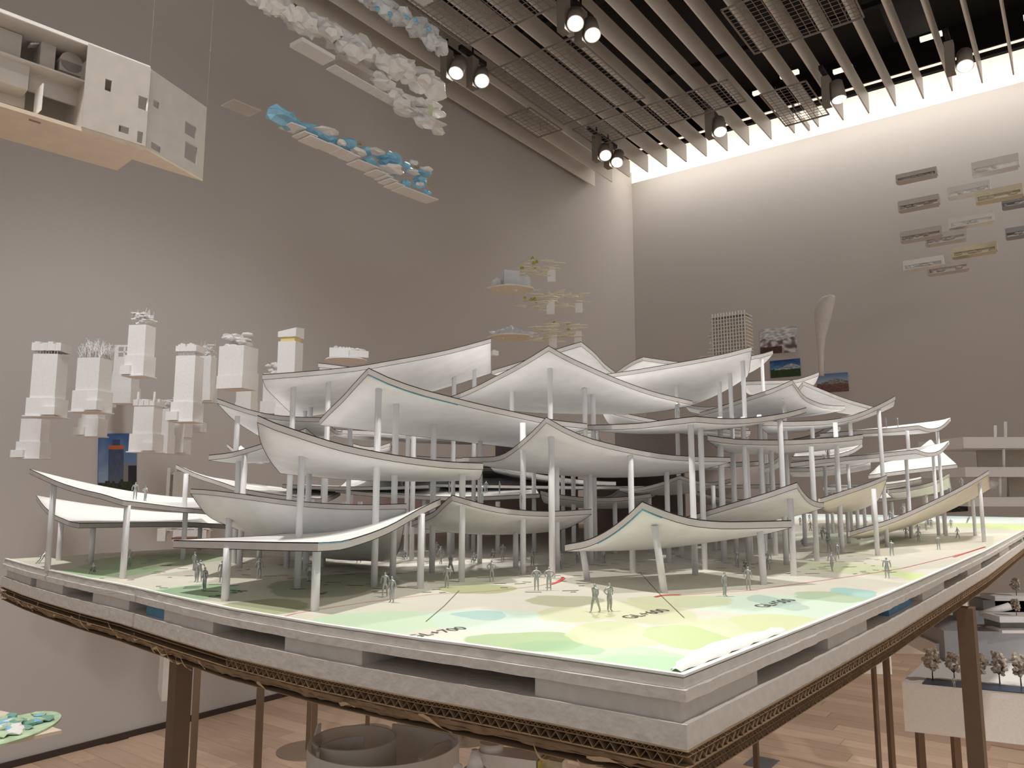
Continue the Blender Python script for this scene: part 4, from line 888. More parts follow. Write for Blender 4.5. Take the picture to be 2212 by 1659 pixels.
P = at(402, 1162, 2.9); b = MB(); b.box(P, (.085, .06, .006), .1); o = b.build('brown_tray', mat('red_brown_board', (120, 84, 66), .7)); tag(o, 'small reddish-brown board behind the low left roof', 'board')
P = at(362, 1500, 2.2); b = MB(); b.box(P+Vector((0, 0, .06)), (.04, .12, .125), .5); b.build('white_box', STYRO).name = 'hanging_box'; tag(bpy.data.objects['hanging_box'], 'white box hanging left of the thick left table leg', 'box'); bpy.data.objects['hanging_box'].name = 'white_box'
# ------------------------------------------------------------------ three hanging chains of foam pieces
def yv(u, k=5880): return k/(2350-u)
def plate(t, u0, v0, u1, v1, wpx=20, th=.006, m=STYRO, name='base_plate'):
    A, B = at(u0, v0, yv(u0)), at(u1, v1, yv(u1)); c = (A+B)/2; L = (Vector((B.x-A.x, B.y-A.y, 0))).length
    b = MB(); b.box((0, 0, 0), (L, .085*wpx/20, th)); o = b.build(name, m); o.parent = t; o.location = c-t.location; o.rotation_euler = (0, math.atan2(A.z-B.z, L)*.35, DA)
def rock(t, u, v, wp, hp, seed, m=STYRO, name='foam_rock', dy=0, amp=.35):
    y = yv(u)+dy; mm = mpp(y, v); c = at(u, v, y); b = MB(); b.lump(c, (wp*mm*1.1, wp*mm*.8, hp*mm*1.15), seed, amp, DA, sub=2); b.build(name, m, t)
R_ = random.Random(21)
t = thing('hanging_landscape', at(800, 130, yv(800)), 'long hanging chain of crumpled white foam lumps at the top left of the ceiling', 'hanging model')
for i in range(46):
    s = i/45; u = 545+s*395; v = -12+s*205+R_.uniform(-14, 14)*(.4+s); rock(t, u, v, R_.uniform(30, 62), R_.uniform(22, 40), i, dy=R_.uniform(-.1, .1))
for i in range(18):
    u = 800+i*8.5; v = 135+i*6.5+R_.uniform(8, 30); rock(t, u, v+12, R_.uniform(22, 44), R_.uniform(12, 22), i+70, dy=R_.uniform(-.1, .1))
for i in range(14):
    u = 724+i*13; v = 150+i*7.3; plate(t, u-10, v-5, u+8, v+4, 16)
for (u, v, w_, h_) in ((880, 215, 40, 9), (905, 222, 44, 8), (935, 228, 40, 10), (945, 246, 36, 8), (870, 240, 44, 6)): rock(t, u, v, w_, h_+6, u)
plate(t, 893, 251, 956, 268, 18); plate(t, 638, 92, 712, 130, 22, .02, STYRO, 'curved_slab'); plate(t, 722, 130, 828, 178, 18, .03, GHOST, 'clear_box')
q = at(919, 243, yv(919)); MB().box(q, (.004, .08, .1), DA+.9).build('pale_panel', mat('pale_green_panel', (216, 222, 190), .5), t)
threads(t, [at(600, 10, yv(600)), at(930, 200, yv(930))])
t = thing('hanging_landscape', at(880, 60, yv(880)), 'hanging chain of foam lumps with blue specks, right of the longest one', 'hanging model')
SPECK = mat('white_foam_blue_speck', (226, 230, 232), .6, noise_amt=.14, scale=14)
for i in range(34):
    s = i/33; u = 770+s*182; v = -22+s*112+R_.uniform(-16, 16)*(.5+s*.5); rock(t, u, v, R_.uniform(24, 40), R_.uniform(18, 34), i+120, SPECK, dy=R_.uniform(-.1, .1))
plate(t, 905, -4, 926, 6, 18)
for i in range(5): rock(t, 820+i*27+R_.uniform(-6, 6), 20+i*10+R_.uniform(-8, 8), 12, 9, i+300, SKYB, 'blue_fleck', dy=-.13)
threads(t, [at(900, 60, yv(900))])
t = thing('hanging_landscape', at(720, 320, yv(720)), 'hanging chain of bright blue gel lumps over a row of white plates', 'hanging model')
Z = lambda x, y: (450+x/3.16, y/3.16)
for (x0, y0, x1, y1) in ((510, 862, 640, 885), (600, 918, 720, 945), (640, 945, 800, 995), (770, 995, 890, 1028), (855, 1035, 960, 1058), (915, 1064, 1010, 1082), (970, 1112, 1140, 1155), (1090, 1178, 1205, 1200), (1160, 1212, 1235, 1222), (1185, 1234, 1270, 1250), (1225, 1265, 1315, 1278), (1275, 1300, 1545, 1362)):
    a, b = Z(x0, y0), Z(x1, y1); plate(t, a[0]+4, a[1], b[0]-4, b[1], 22)
for k, (x, y, w_, h_) in enumerate(((500, 800, 210, 80), (560, 840, 130, 50), (680, 880, 150, 60), (760, 925, 120, 50), (830, 960, 110, 50), (945, 985, 140, 75), (1000, 1020, 90, 40), (1100, 1035, 110, 45), (1180, 1065, 90, 40), (1255, 1085, 140, 70), (1235, 1130, 150, 60), (1260, 1165, 150, 50), (1350, 1130, 60, 35), (1390, 1170, 90, 30), (1480, 1175, 100, 50), (1445, 1225, 100, 45), (1435, 1262, 80, 40), (1350, 1255, 65, 60), (1490, 1312, 60, 28), (1100, 1110, 110, 45), (460, 775, 100, 50))):
    a = Z(x, y); rock(t, a[0], a[1], w_/3.16, h_/3.16, k+40, SKYB, 'blue_gel_rock')
for k, (x, y, w_, h_) in enumerate(((800, 905, 150, 30), (910, 985, 70, 30), (1030, 1050, 110, 35), (1150, 1045, 120, 25), (1255, 1165, 160, 40), (1405, 1120, 60, 25), (1400, 1185, 90, 22), (1490, 1165, 80, 22), (1440, 1265, 60, 18))):
    a = Z(x, y); rock(t, a[0], a[1]-3, w_/3.16, h_/3.16, k+240, STYRO, 'white_gel_rock', dy=-.05)
b = MB()
for (x, y) in ((1040, 990), (1260, 1065), (1430, 1150), (1510, 1270)):
    a = Z(x, y); c = at(a[0], a[1], yv(a[0]))
    for k in range(14): b.tube(c, c+Vector((R_.uniform(-.03, .03), R_.uniform(-.02, .02), R_.uniform(0, .03))), .0008, n=3)
b.build('dry_twigs', MOSS, t, kind='stuff')
a = Z(115, 705); plate(t, 490, 224, 552, 243, 22, .003, GHOST, 'clear_plate'); threads(t, [at(600, 260, yv(600)), at(900, 390, yv(900))])
# ------------------------------------------------------------------ yellow stick models and pale islands in the middle
def sticks(u, v, y, s, seed, label):
    c = at(u, v, y); m = mpp(y, v); t = thing('hanging_stick_model', c, label, 'hanging model'); R_ = random.Random(seed); b = MB(); pts = []
    def Lp(dx, dz, dy=0): return c+Vector((dx*m*s, dy*m*s, -dz*m*s))
    for k in range(17):
        x0 = R_.uniform(-45, 30); z0 = R_.uniform(-22, 14); l = R_.uniform(18, 48); d = R_.uniform(-25, 25)
        b.tube(Lp(x0, z0, d), Lp(x0+l, z0+R_.uniform(-5, 5), d+R_.uniform(-12, 12)), 1.5*m*s, n=5)
    b.tube(Lp(-46, 8), Lp(-20, 12), 2*m*s, n=6); b.tube(Lp(-20, 12), Lp(12, 9), 2*m*s, n=6); b.tube(Lp(12, 9), Lp(44, 0), 2*m*s, n=6); b.build('stick_frame', mat('cream_stick', (238, 232, 212), .6), t)
    f = MB(); f.box(Lp(38, 14), (14*m*s, .01, 30*m*s)); f.box(Lp(30, 18), (6*m*s, .008, 22*m*s)); f.build('drop_panel', STYRO, t)
    for k in range(5): MB().lump(Lp(R_.uniform(-42, 40), R_.uniform(-22, 10), R_.uniform(-10, 10)), (9*m*s, 9*m*s, 8*m*s), k+seed, .3).build('yellow_moss', MOSS if seed % 2 else YEL, t)
    threads(t, [Lp(-30, -10), Lp(30, -18)])
sticks(1155, 580, 4.6, 1.0, 1, 'hanging yellow and cream stick model, highest of the group near the room corner')
sticks(1155, 652, 4.6, .95, 3, 'hanging yellow stick model left of the middle pair near the corner'); sticks(1218, 650, 5.0, .9, 4, 'hanging pale stick model right of the middle pair near the corner')
sticks(1160, 724, 4.6, .95, 6, 'hanging cream stick model just above the central peak roof'); sticks(1216, 716, 5.0, .9, 7, 'hanging pale stick model lowest right near the corner')
PALEB = mat('pale_blue_plaster', (224, 227, 231), .7, noise_amt=.08, scale=18)
def island(u, v, y, w_, label, seed, tall):
    c = at(u, v, y); m = mpp(y, v); t = thing('hanging_island', c, label, 'hanging model')
    b = MB(); n = 18; pts = [(c.x+w_*m/2*math.cos(k/n*6.283)*(1+.12*math.sin(k*1.9+seed)), c.y+w_*m*.42*math.sin(k/n*6.283)) for k in range(n)]; b.prism(pts, c.z-.004, c.z+.004); b.build('base_plate', PAPERC, t)
    b = MB()
    if tall:
        b.lump(c+Vector((-w_*m*.3, 0, 12*m)), (30*m, 30*m, 30*m), seed, .2); b.box(c+Vector((0, 0, 20*m)), (34*m, 26*m, 38*m), .3); b.box(c+Vector((w_*m*.3, 0, 14*m)), (26*m, 22*m, 26*m), -.3)
        b.lump(c+Vector((w_*m*.15, 0, 8*m)), (26*m, 26*m, 22*m), seed+4, .3)
    else: [b.lump(c+Vector(((k-4)*w_*m*.1, 0, (11-abs(k-4)*1.3)*m)), (24*m, 34*m, (26-abs(k-4)*3)*m), seed+k, .35) for k in range(9)]
    b.build('rock', PALEB, t); threads(t, [c+Vector((0, 0, 20*m))])
island(1102, 625, 4.2, 94, 'hanging pale blue castle-like block model on a beige plate', 1, 1); island(1104, 728, 4.2, 92, 'hanging pale blue rocky island on a beige plate above the roofs', 3, 0)
P = at(1068, 764, 3.6); b = MB(); b.box(P, (.03, .04, .022), .3); b.lump(P+Vector((0, 0, .014)), (.02, .02, .012), 3); o = b.build('small_block_model', STYRO); tag(o, 'tiny white block peeking out right of the top left roof tip', 'block'); o['kind'] = 'thing'; del o['kind']
# ------------------------------------------------------------------ right wall: small strip models, lattice tower, spoon tower
def strip(u, v, w_, h_, style, label, off=1.0, seed=0):
    c = on_right(u, v, off); yy = c.y; m = mpp(yy, v); t = thing('hanging_strip_model', c, label, 'strip model'); W = w_*m*1.13; H = h_*m; a = math.atan2(D2.y, D2.x); R_ = random.Random(seed); X = -D2
    mt = {'pale': TRANSL, 'yellow': YEL, 'grey': GREYP, 'ghost': GHOST}.get(style, STYRO)
    if style == 'ghost': mt = mat('faint_grey_sheet', (206, 199, 192), .6)
    b = MB(); b.box(c+Vector((0, 0, H*.24)), (W, .07, H*.5), a)
    b.build('top_beam', mt, t)
    MB().box(c-X*W*.48, (W*.05, .06, H), a).build('end_post', mt, t); MB().box(c+X*W*.48, (W*.05, .06, H*.8), a).build('end_post', mt, t)
    for k in range(6):
        p = c+X*W*R_.uniform(-.42, .42)+Vector((0, 0, -H*R_.uniform(-.05, .25))); MB().lump(p, (W*R_.uniform(.1, .25), .05, H*R_.uniform(.25, .5)), seed*7+k, .35, a).build('foam_rock', mt if style != 'grey' else STYRO, t)
    b = MB(); b.box(c-Vector((0, 0, H*.46)), (W*.94, .1, H*.06), a); b.build('base_plate', mt if style != 'brown' else CARD, t)
    threads(t, [c+X*W*.4+Vector((0, 0, H*.4)), c-X*W*.4+Vector((0, 0, H*.4))])
for k, (u, v, w_, h_, st, lb) in enumerate([(2150, 358, 76, 30, 'white', 'topmost bright white crumbly strip model on the right wall side'), (1980, 380, 70, 18, 'ghost', 'faint grey strip model at the upper left of the strip group'), (2093, 411, 70, 24, 'white', 'smooth white bar strip model below the topmost one'),
      (2158, 420, 76, 26, 'yellow', 'cream strip model with yellowish lumps right of the smooth bar'), (2198, 437, 50, 20, 'grey', 'greyish strip model cut by the right picture edge, upper one'), (1985, 440, 70, 22, 'ghost', 'faint strip model left of the smooth white bar'), (2098, 477, 74, 24, 'white', 'bright white strip model with round openings'),
      (1990, 507, 70, 22, 'ghost', 'faint translucent strip model left of the brown-bottomed one'), (2043, 514, 68, 24, 'pale', 'pale strip model with a jagged lower edge'), (2202, 502, 44, 22, 'grey', 'grey strip model cut by the right picture edge, lower one'), (2105, 541, 74, 22, 'yellow', 'cream framed box strip model'),
      (1995, 570, 68, 22, 'white', 'crumpled white strip model, left of the lowest two'), (2048, 578, 68, 24, 'pale', 'crumpled pale strip model, right of the lowest two')]): strip(u, v, w_, h_, st, lb, off=1.0+.22*(k % 2), seed=k+1)
c = on_right(1583, 770, 1.6); m = mpp(c.y, 740); t = thing('lattice_tower', c, 'tall pale lattice tower model with many floors and ragged balconies', 'tower model')
an = math.atan2(D2.y, D2.x); W = 78*m; b = MB(); d_ = MB(); g = MB(); R_ = random.Random(4); fl_h = 7.6*m
for k in range(15):
    z = c.z-20*m+k*fl_h; wide = W*(1.35 if k < 4 else 1.0); cx = c+(-D2)*(-(wide-W)*.5); b.box((cx.x, cx.y, z), (wide, .16, fl_h*.22), an)
    for j in range(12): p = c-D2*(W*(j-5.5)/12)-D1*.075; g.box((p.x, p.y, z+fl_h*.5), (W*.025, .012, fl_h), an)
    for j in range(4): p = cx+D2*(wide*.5+R_.uniform(0, 5)*m)-D1*R_.uniform(-.06, .06); d_.box((p.x, p.y, z+R_.uniform(-.3, .3)*fl_h), (R_.uniform(6, 14)*m, .02, fl_h*.3), an)
b.build('floor_slab', STYRO, t); g.build('mullion', STYRO, t); d_.build('balcony', STYRO, t); MB().box((c.x, c.y, c.z+30*m), (W*.96, .125, 104*m), an).build('core', mat('beige_core', (196, 186, 168), .8), t)
t = thing('spoon_tower', on_right(1778, 812, 1.2), 'tall slender spoon-shaped pale tower model standing against the right wall', 'tower model'); c = on_right(1778, 812, 1.2)
b = MB(); n = 20; prof = [(1769, 1780, 812), (1768, 1779, 790), (1766, 1780, 760), (1763, 1783, 730), (1761, 1789, 710), (1759, 1795, 690), (1759, 1799, 672), (1763, 1803, 655), (1770, 1805, 645), (1779, 1803, 640), (1790, 1799, 638)]
vs = []
for (a, b_2, v) in prof:
    A, B = on_right(a, v, 1.2), on_right(b_2, v, 1.2); M_ = (A+B)/2; w2 = (B-A).length/2
    for k in range(12): an_ = k/12*2*math.pi; vs.append(M_+(-D2)*w2*math.cos(an_)+D1*(.02+w2*.45)*math.sin(an_))
b.add(vs, [(r*12+k, r*12+(k+1) % 12, (r+1)*12+(k+1) % 12, (r+1)*12+k) for r in range(len(prof)-1) for k in range(12)]+[tuple(range((len(prof)-1)*12, len(prof)*12)), tuple(range(11, -1, -1))], smooth=True); b.build('shell', TRANSL, t)
b = MB(); b.tube(on_right(1772, 805, 1.08), on_right(1777, 700, 1.05), .006, .012, 8); b.build('inner_fin', STYRO, t)
# hanging layered frame model at the right edge
y = 4.5; t = thing('layered_frame_model', at(2150, 1095, y), 'white layered model of flat slabs and thin posts at the right picture edge', 'building model')
for (u0, u1, v0, v1, d) in ((2082, 2330, 944, 968, .5), (2086, 2330, 1009, 1030, .5), (2092, 2330, 1074, 1094, .5)):
    A, B = at(u0, v1, y), at(u1, v0, y); MB().box(((A.x+B.x)/2, y+d/2, (A.z+B.z)/2), (B.x-A.x, d, B.z-A.z), -.0).build('slab', STYRO, t)
for (u, v0, v1, yy) in ((2150, 919, 946, y+.2), (2172, 911, 946, y+.05), (2168, 966, 1011, y+.03), (2160, 1028, 1076, y+.03), (2178, 1028, 1076, y+.3), (2120, 1094, 1110, y+.1)):
    MB().tube(at(u, v1, yy), at(u, v0, yy), .008, n=8).build('post', STYRO, t)
for (u0, u1, v0, v1) in ((2112, 2330, 968, 1009), (2180, 2330, 1030, 1074)):
    A, B = at(u0, v1, y+.25), at(u1, v0, y+.25); MB().box(((A.x+B.x)/2, y+.25, (A.z+B.z)/2), (B.x-A.x, .01, B.z-A.z)).build('panel', mat('beige_panel', (196, 184, 166), .6), t)
b = MB(); q = at(2140, 1050, y+.1); b.tube(q-Vector((0, 0, .025)), q+Vector((0, 0, .03)), .018, .05, 14); b.build('funnel', STYRO, t)
A = at(2240, 1094, y+.25); MB().box((A.x, A.y, A.z/2), (.03, .03, A.z)).build('support_post', LEG, t)
# ------------------------------------------------------------------ lower right: white site model with trees
zt = at(1948, 1473, 2.15).z; t = thing('site_model', onz(1948, 1473, zt), 'white site model with box base, pale trees and a dark blue strip, lower right', 'building model')
Q = [onz(*p, zt) for p in ((1948, 1473), (2400, 1516), (2420, 1425), (2015, 1411))]
pts = [(q.x, q.y) for q in Q]; MB().prism(pts, zt-.125, zt).build('base_box', STYRO, t)
b = MB(); W_ = [onz(*p, zt) for p in ((1992, 1478), (2400, 1516), (2400, 1502), (2002, 1466))]; b.prism([(q.x, q.y) for q in W_], zt, zt+.002); b.build('blue_strip', DARKBLUE, t)
def blk(u, v, w_, d, h, rz=-.1, m=STYRO, name='building_block', z=None):
    c = onz(u, v, z or zt); return MB().box((c.x+w_/2, c.y+d/2, c.z+h/2), (w_, d, h), rz).build(name, m, t)
for (u0, v0, w_, d, h, z_, m) in ((2036, 1425, .2, .25, .045, zt, STYRO), (2060, 1432, .3, .3, .09, zt, GREYP)): blk(u0, v0, w_, d, h, m=m, z=z_)
for (u0, u1, v0, v1, yy, m, nm) in ((2160, 2300, 1332, 1345, 2.35, STYRO, 'slab'), (2164, 2300, 1345, 1390, 2.4, GREENG, 'glass_wall'), (2165, 2300, 1362, 1368, 2.36, STYRO, 'slab'), (2166, 2300, 1392, 1440, 2.42, GREYP, 'wall'), (2090, 2165, 1352, 1359, 2.5, STYRO, 'slab'), (2090, 2165, 1322, 1352, 2.55, GREYP, 'wall'), (2090, 2165, 1359, 1388, 2.55, GREYP, 'wall'), (2096, 2165, 1386, 1450, 2.5, mat('pale_grey_wall', (204, 204, 206), .6), 'wall'),
      (2125, 2220, 1296, 1322, 2.6, GREYP, 'wall'), (2150, 2290, 1288, 1298, 2.55, STYRO, 'slab'), (2152, 2290, 1298, 1332, 2.6, GREYP, 'wall'), (2104, 2130, 1393, 1410, 2.49, BLACKP, 'window_opening')):
    A, B = at(u0, v1, yy), at(u1, v0, yy); MB().box(((A.x+B.x)/2, yy+.04, (A.z+B.z)/2), (B.x-A.x, .08, B.z-A.z)).build(nm, m, t)
b = MB(); b.tube(at(2116, 1326, 2.45), at(2180, 1310, 2.45), .008, .012, 8); b.build('canopy', STYRO, t); b = MB(); b.tube(at(2106, 1408, 2.4), at(2158, 1426, 2.4), .008, .004, 6); b.build('canopy', STYRO, t)
def tree(u, v, s, seed, y=None):
    c = onz(u, v, zt+.0024) if y is None else at(u, v, y); tt = thing('model_tree', c, 'pale dried flower tree on the lower right site model', 'model tree', 'pale model trees on the site model'); R_ = random.Random(seed)
    b = MB(); b.tube(c, c+Vector((0, 0, .03*s)), .0016*s, .0009*s, 6)
    for k in range(7): a = R_.uniform(0, 6.28); b.tube(c+Vector((0, 0, .02*s)), c+Vector((math.cos(a)*.014*s, math.sin(a)*.014*s, R_.uniform(.03, .05)*s)), .0007*s, n=4)
    b.build('trunk', TWIG, tt); b = MB()  # crown of small clumps
    for k in range(70): a = R_.uniform(0, 6.28); r = R_.uniform(0, 1)**.6; e = R_.uniform(-1, 1); p = c+Vector((math.cos(a)*.018*s*r*math.sqrt(max(.1, 1-e*e)), math.sin(a)*.018*s*r, .046*s+e*.022*s)); b.lump(p, (.009*s,)*3, k+seed, .5)
    b.build('crown', TREEM, tt); return tt
LT = ['pale dried flower tree at the left corner of the lower right site model', 'pale dried tree just left of the thick right table leg', 'pale dried tree just right of the thick right table leg', 'beige rounded tree fourth from the left on the site model', 'pale dried tree cut by the right picture edge on the site model', 'small pale tree on the glass roof of the site model', 'small pale tree on the upper block at the right edge']
for k, (u, v, s) in enumerate(((2015, 1468, 1.15), (2062, 1471, 1.05), (2116, 1474, 1.15), (2160, 1478, 1.15), (2206, 1482, 1.15))): tree(u, v, s, k+3)['label'] = LT[k]
tree(2196, 1330, .7, 31, 2.37)['label'] = LT[5]; tree(2196, 1287, .8, 32, 2.57)['label'] = LT[6]
figure(onz(2062, 1488, zt)+Vector((0, 0, .002)), 'stand', 0, 'tiny dark figure on the dark blue strip of the lower right model', None, s=1.2)
c0 = onz(1985, 1560, zt-.125); b = MB(); b.box((c0.x+.03, c0.y+.06, (zt-.125)/2), (.018, .018, zt-.125)); b.build('support_post', LEG, t)
c1 = onz(2100, 1480, zt); MB().box((c1.x, c1.y+.1, (zt-.125)/2), (.018, .018, zt-.125)).build('support_post', LEG, t); MB().tube((c1.x, c1.y+.1, 0), (c1.x, c1.y+.1, .006), .13, n=28).build('base_disc', MATS['floor_plate'], t)
# second white platform with a small tower
t = thing('site_model', at(1960, 1420, 3.0), 'white stepped platform model behind the right table leg, partly hidden', 'building model')
for (u0, u1, v0, v1, yy, d) in ((1880, 2047, 1386, 1412, 2.9, .25), (2020, 2046, 1356, 1390, 2.88, .1), (2048, 2070, 1343, 1400, 2.95, .12), (1990, 2050, 1378, 1388, 2.95, .3), (1862, 1930, 1412, 1456, 3.6, .25), (2046, 2075, 1388, 1412, 2.9, .3), (2080, 2096, 1300, 1345, 3.2, .2)):
    A, B = at(u0, v1, yy), at(u1, v0, yy); MB().box(((A.x+B.x)/2, yy+d/2, (A.z+B.z)/2), (B.x-A.x, d, B.z-A.z), -.12).build('block', STYRO, t)
A = at(2094, 1330, 3.3); MB().box((A.x, A.y, A.z/2), (.022, .022, A.z)).build('support_post', LEG, t)
# ------------------------------------------------------------------ bottom: curved paper model, capsule, cone, relief plate
yr = 1.0; zr = at(830, 1600, yr).z; cx, cyy = at(830, 1600, yr).x, yr
t = thing('curved_paper_model', (cx, cyy, zr-.15), 'round white paper model with curled walls and an inner ring, bottom centre-left', 'paper model')
PAP = bpy.data.materials.new('translucent_paper'); PAP.use_nodes = True; _n = PAP.node_tree; _b = _n.nodes['Principled BSDF']; _b.inputs['Base Color'].default_value = (.86, .85, .82, 1); _b.inputs['Roughness'].default_value = .6
_t = _n.nodes.new('ShaderNodeBsdfTranslucent'); _t.inputs[0].default_value = (.9, .88, .84, 1); _x = _n.nodes.new('ShaderNodeMixShader'); _x.inputs[0].default_value = .5
_n.links.new(_b.outputs[0], _x.inputs[1]); _n.links.new(_t.outputs[0], _x.inputs[2]); _n.links.new(_x.outputs[0], _n.nodes['Material Output'].inputs[0])
def wall(pts, z0, z1, th, m, name):
    m = PAP
    b = MB(); vs = []
    for i, p in enumerate(pts):
        a, q = pts[max(0, i-1)], pts[min(len(pts)-1, i+1)]; d = Vector((q[0]-a[0], q[1]-a[1])).normalized(); nx, ny = -d.y*th/2, d.x*th/2
        zz = z1[i] if isinstance(z1, list) else z1
        vs += [(p[0]-nx, p[1]-ny, z0), (p[0]+nx, p[1]+ny, z0), (p[0]+nx, p[1]+ny, zz), (p[0]-nx, p[1]-ny, zz)]
    fs = []
    for i in range(len(pts)-1):
        o_ = i*4; fs += [(o_+3, o_+7, o_+6, o_+2), (o_, o_+3, o_+2+0, o_+1)] if i == 0 else [(o_+3, o_+7, o_+6, o_+2)]
        fs += [(o_, o_+4, o_+7, o_+3), (o_+1, o_+2, o_+6, o_+5), (o_, o_+1, o_+5, o_+4)]
    e = (len(pts)-1)*4; fs.append((e, e+1, e+2, e+3)); b.add(vs, fs, smooth=False); b.build(name, m, t)
rx = 154/F*yr*.99; 
arc = lambda a0, a1, r, n=40, ox=0, oy=0: [(cx+ox+r*math.cos(math.radians(a0+(a1-a0)*i/n)), cyy+oy+r*.98*math.sin(math.radians(a0+(a1-a0)*i/n))) for i in range(n+1)]
wall(arc(160, 360, rx), zr-.15, [zr+(.012 if i < 2 else 0) for i in range(41)], .0016, TOPW, 'outer_wall')
wall(arc(0, 60, rx, 18)+[(cx+.0, cyy+rx*1.25)], zr-.15, [zr+.024*min(1, i/5) for i in range(20)], .0016, TOPW, 'tall_back_wall')
wall(arc(0, 360, rx*.55, 48, -rx*.42, .01), zr-.15, zr+.001, .003, TOPW, 'inner_ring'); wall(arc(200, 90, rx*.5, 20, -rx*.3, -.03), zr-.15, zr+.001, .003, TOPW, 'inner_wall')
wall([(cx-.0, cyy+rx*.75), (cx+rx*.45, cyy+rx*.55), (cx+rx*.85, cyy+rx*.28), (cx+rx*.97, cyy)], zr-.15, zr, .004, TOPW, 'thick_wall'); wall([(cx+rx*.95, cyy+.02), (cx+rx*.7, cyy+.0), (cx+rx*.55, cyy-rx*.55)], zr-.15, zr-.004, .005, TOPW, 'thick_wall')
b = MB(); b.prism(arc(0, 350, rx*.98, 35), zr-.153, zr-.15); b.build('floor_disc', STYRO, t); b = MB(); b.lump((cx+.01, cyy-.02, zr-.13), (.07, .05, .05), 4, .4); b.build('moss_patch', MOSS, t)
MB().tube((cx, cyy, 0), (cx, cyy, zr-.153), .012, n=10).build('support_post', LEG, t); MB().tube((cx, cyy, 0), (cx, cyy, .006), .13, n=24).build('base_disc', MATS['floor_plate'], t)
zr2 = at(1070, 1628, 1.05).z
A, B = onz(1062, 1620, zr2), onz(1168, 1634, zr2); d = (B-A).normalized(); n_ = Vector((-d.y, d.x, 0)); hw = .018
t = thing('capsule_model', A-Vector((0, 0, .12)), 'white rounded block model with a short cylinder on top and a mossy painted end', 'building model')
cap = [A-n_*hw, B-n_*hw, B+n_*hw, A+n_*hw]+[A+n_*hw*math.cos(x)-d*hw*math.sin(x) for x in [math.pi*k/10 for k in range(1, 10)]]
MB().prism([(p.x, p.y) for p in cap], zr2-.12, zr2).build('body', STYRO, t); q = A-d*.0; MB().tube((q.x, q.y, zr2), (q.x, q.y, zr2+.010), .0155, n=28).build('cap_cylinder', STYRO, t)
e = B+d*.002; MB().slab([e-n_*hw-Vector((0, 0, .12)), e+n_*hw-Vector((0, 0, .12)), e+n_*hw, e-n_*hw], .0015).build('painted_end', MOSS, t); e2 = B+d*.028+n_*.0
MB().prism([(p.x, p.y) for p in (B+d*.002-n_*.002, B+d*.03-n_*.006, B+d*.03+n_*hw, B+d*.002+n_*hw)], zr2-.12, zr2-.002).build('side_block', mat('streaked_board', (214, 204, 180), .7, noise_amt=.25, scale=60), t)
MB().box((A.x+.02, A.y, (zr2-.12)/2), (.02, .02, zr2-.12)).build('support_post', LEG, t)
q = at(1026, 1659, .88); b = MB(); b.tube(q-Vector((0, 0, .01)), q+Vector((0, 0, .0)), .016, .012, 20); b.tube(q, q+Vector((0, 0, .019)), .0095, .0035, 18); b.lump(q+Vector((-.018, 0, 0)), (.012, .01, .01), 3, .4); b.tube((q.x, q.y, 0), q, .008, n=8)
o = b.build('cone_model', STYRO); tag(o, 'small white cone model left of the rounded block model at the bottom', 'cone')
zl = at(133, 1576, 1.5).z; t = thing('relief_model', onz(60, 1570, zl), 'pale board with a green and blue terrain relief at the lower left', 'relief model')
Q = [onz(*p, zl) for p in ((-160, 1640), (134, 1577), (20, 1539), (-160, 1500))]; MB().prism([(q.x, q.y) for q in Q], zl-.006, zl).build('board', mat('pink_beige_board', (232, 216, 200), .6), t)
GRN = mat('pale_green_relief', (190, 214, 180), .7, noise_amt=.18, scale=40); R_ = random.Random(8); ctr = onz(28, 1578, zl)
b = MB(); n = 30; b.prism([(ctr.x+.062*math.cos(k/n*6.283), ctr.y+.11*math.sin(k/n*6.283)) for k in range(n)], zl, zl+.004); b.build('relief_base', GRN, t)
for k in range(34):
    a = R_.uniform(0, 6.28); r = R_.uniform(0, .9); p = (ctr.x-.01+.058*r*math.cos(a), ctr.y+.1*r*math.sin(a), zl+.006+.003*R_.random()); m_ = [GRN, STYRO, SKYB, GRN, mat('teal_relief', (130, 176, 160), .7)][k % 5]
    MB().lump(p, (R_.uniform(.018, .04), R_.uniform(.02, .04), R_.uniform(.006, .014)), k, .3).build('hill', m_, t)
q = onz(-20, 1580, zl); MB().tube((q.x, q.y, 0), (q.x, q.y, zl-.006), .012, n=10).build('support_post', LEG, t)
# grey tape mark on the floor
A = onz(1645, 1648, 0); o = MB().box((A.x, A.y, .0018), (.16, .12, .0016), DA).build('tape_mark', TAPE); tag(o, 'grey tape mark on the oak floor right of the model corner', 'tape')

# ------------------------------------------------------------------ big translucent house model hanging at the top left
yb = 1.75; zb = at(438, 388, yb).z; TW = mat('translucent_plastic', (206, 199, 191), .45, alpha=.94)
t = thing('hanging_house_model', at(300, 300, yb), 'big translucent pale house model with open side, hanging at the top left', 'building model')
O_ = lambda u, v: onz(u, v, zb)
B0, B1, A1 = O_(312, 317), O_(438, 388), O_(118, 257)
dA = (A1-B0).normalized(); A2 = B0+dA*.6; zA = None
def height_at(u, v, base): return at(u, v, base.y).z
hB0, hB1 = height_at(322, 147, B0), height_at(443, 232, B1)
E0 = O_(93, 281)+(O_(93, 281)-B1).normalized()*0; E1_ = E0+dA*.45
bs = [B1, B0, A2, E1_, E0]; ar = sum(bs[i-1].x*bs[i].y-bs[i].x*bs[i-1].y for i in range(5))
if ar < 0: bs.reverse()
MB().prism([(p.x, p.y) for p in bs], zb-.004, zb).build('floor_plate', mat('beige_translucent', (226, 210, 190), .5), t)
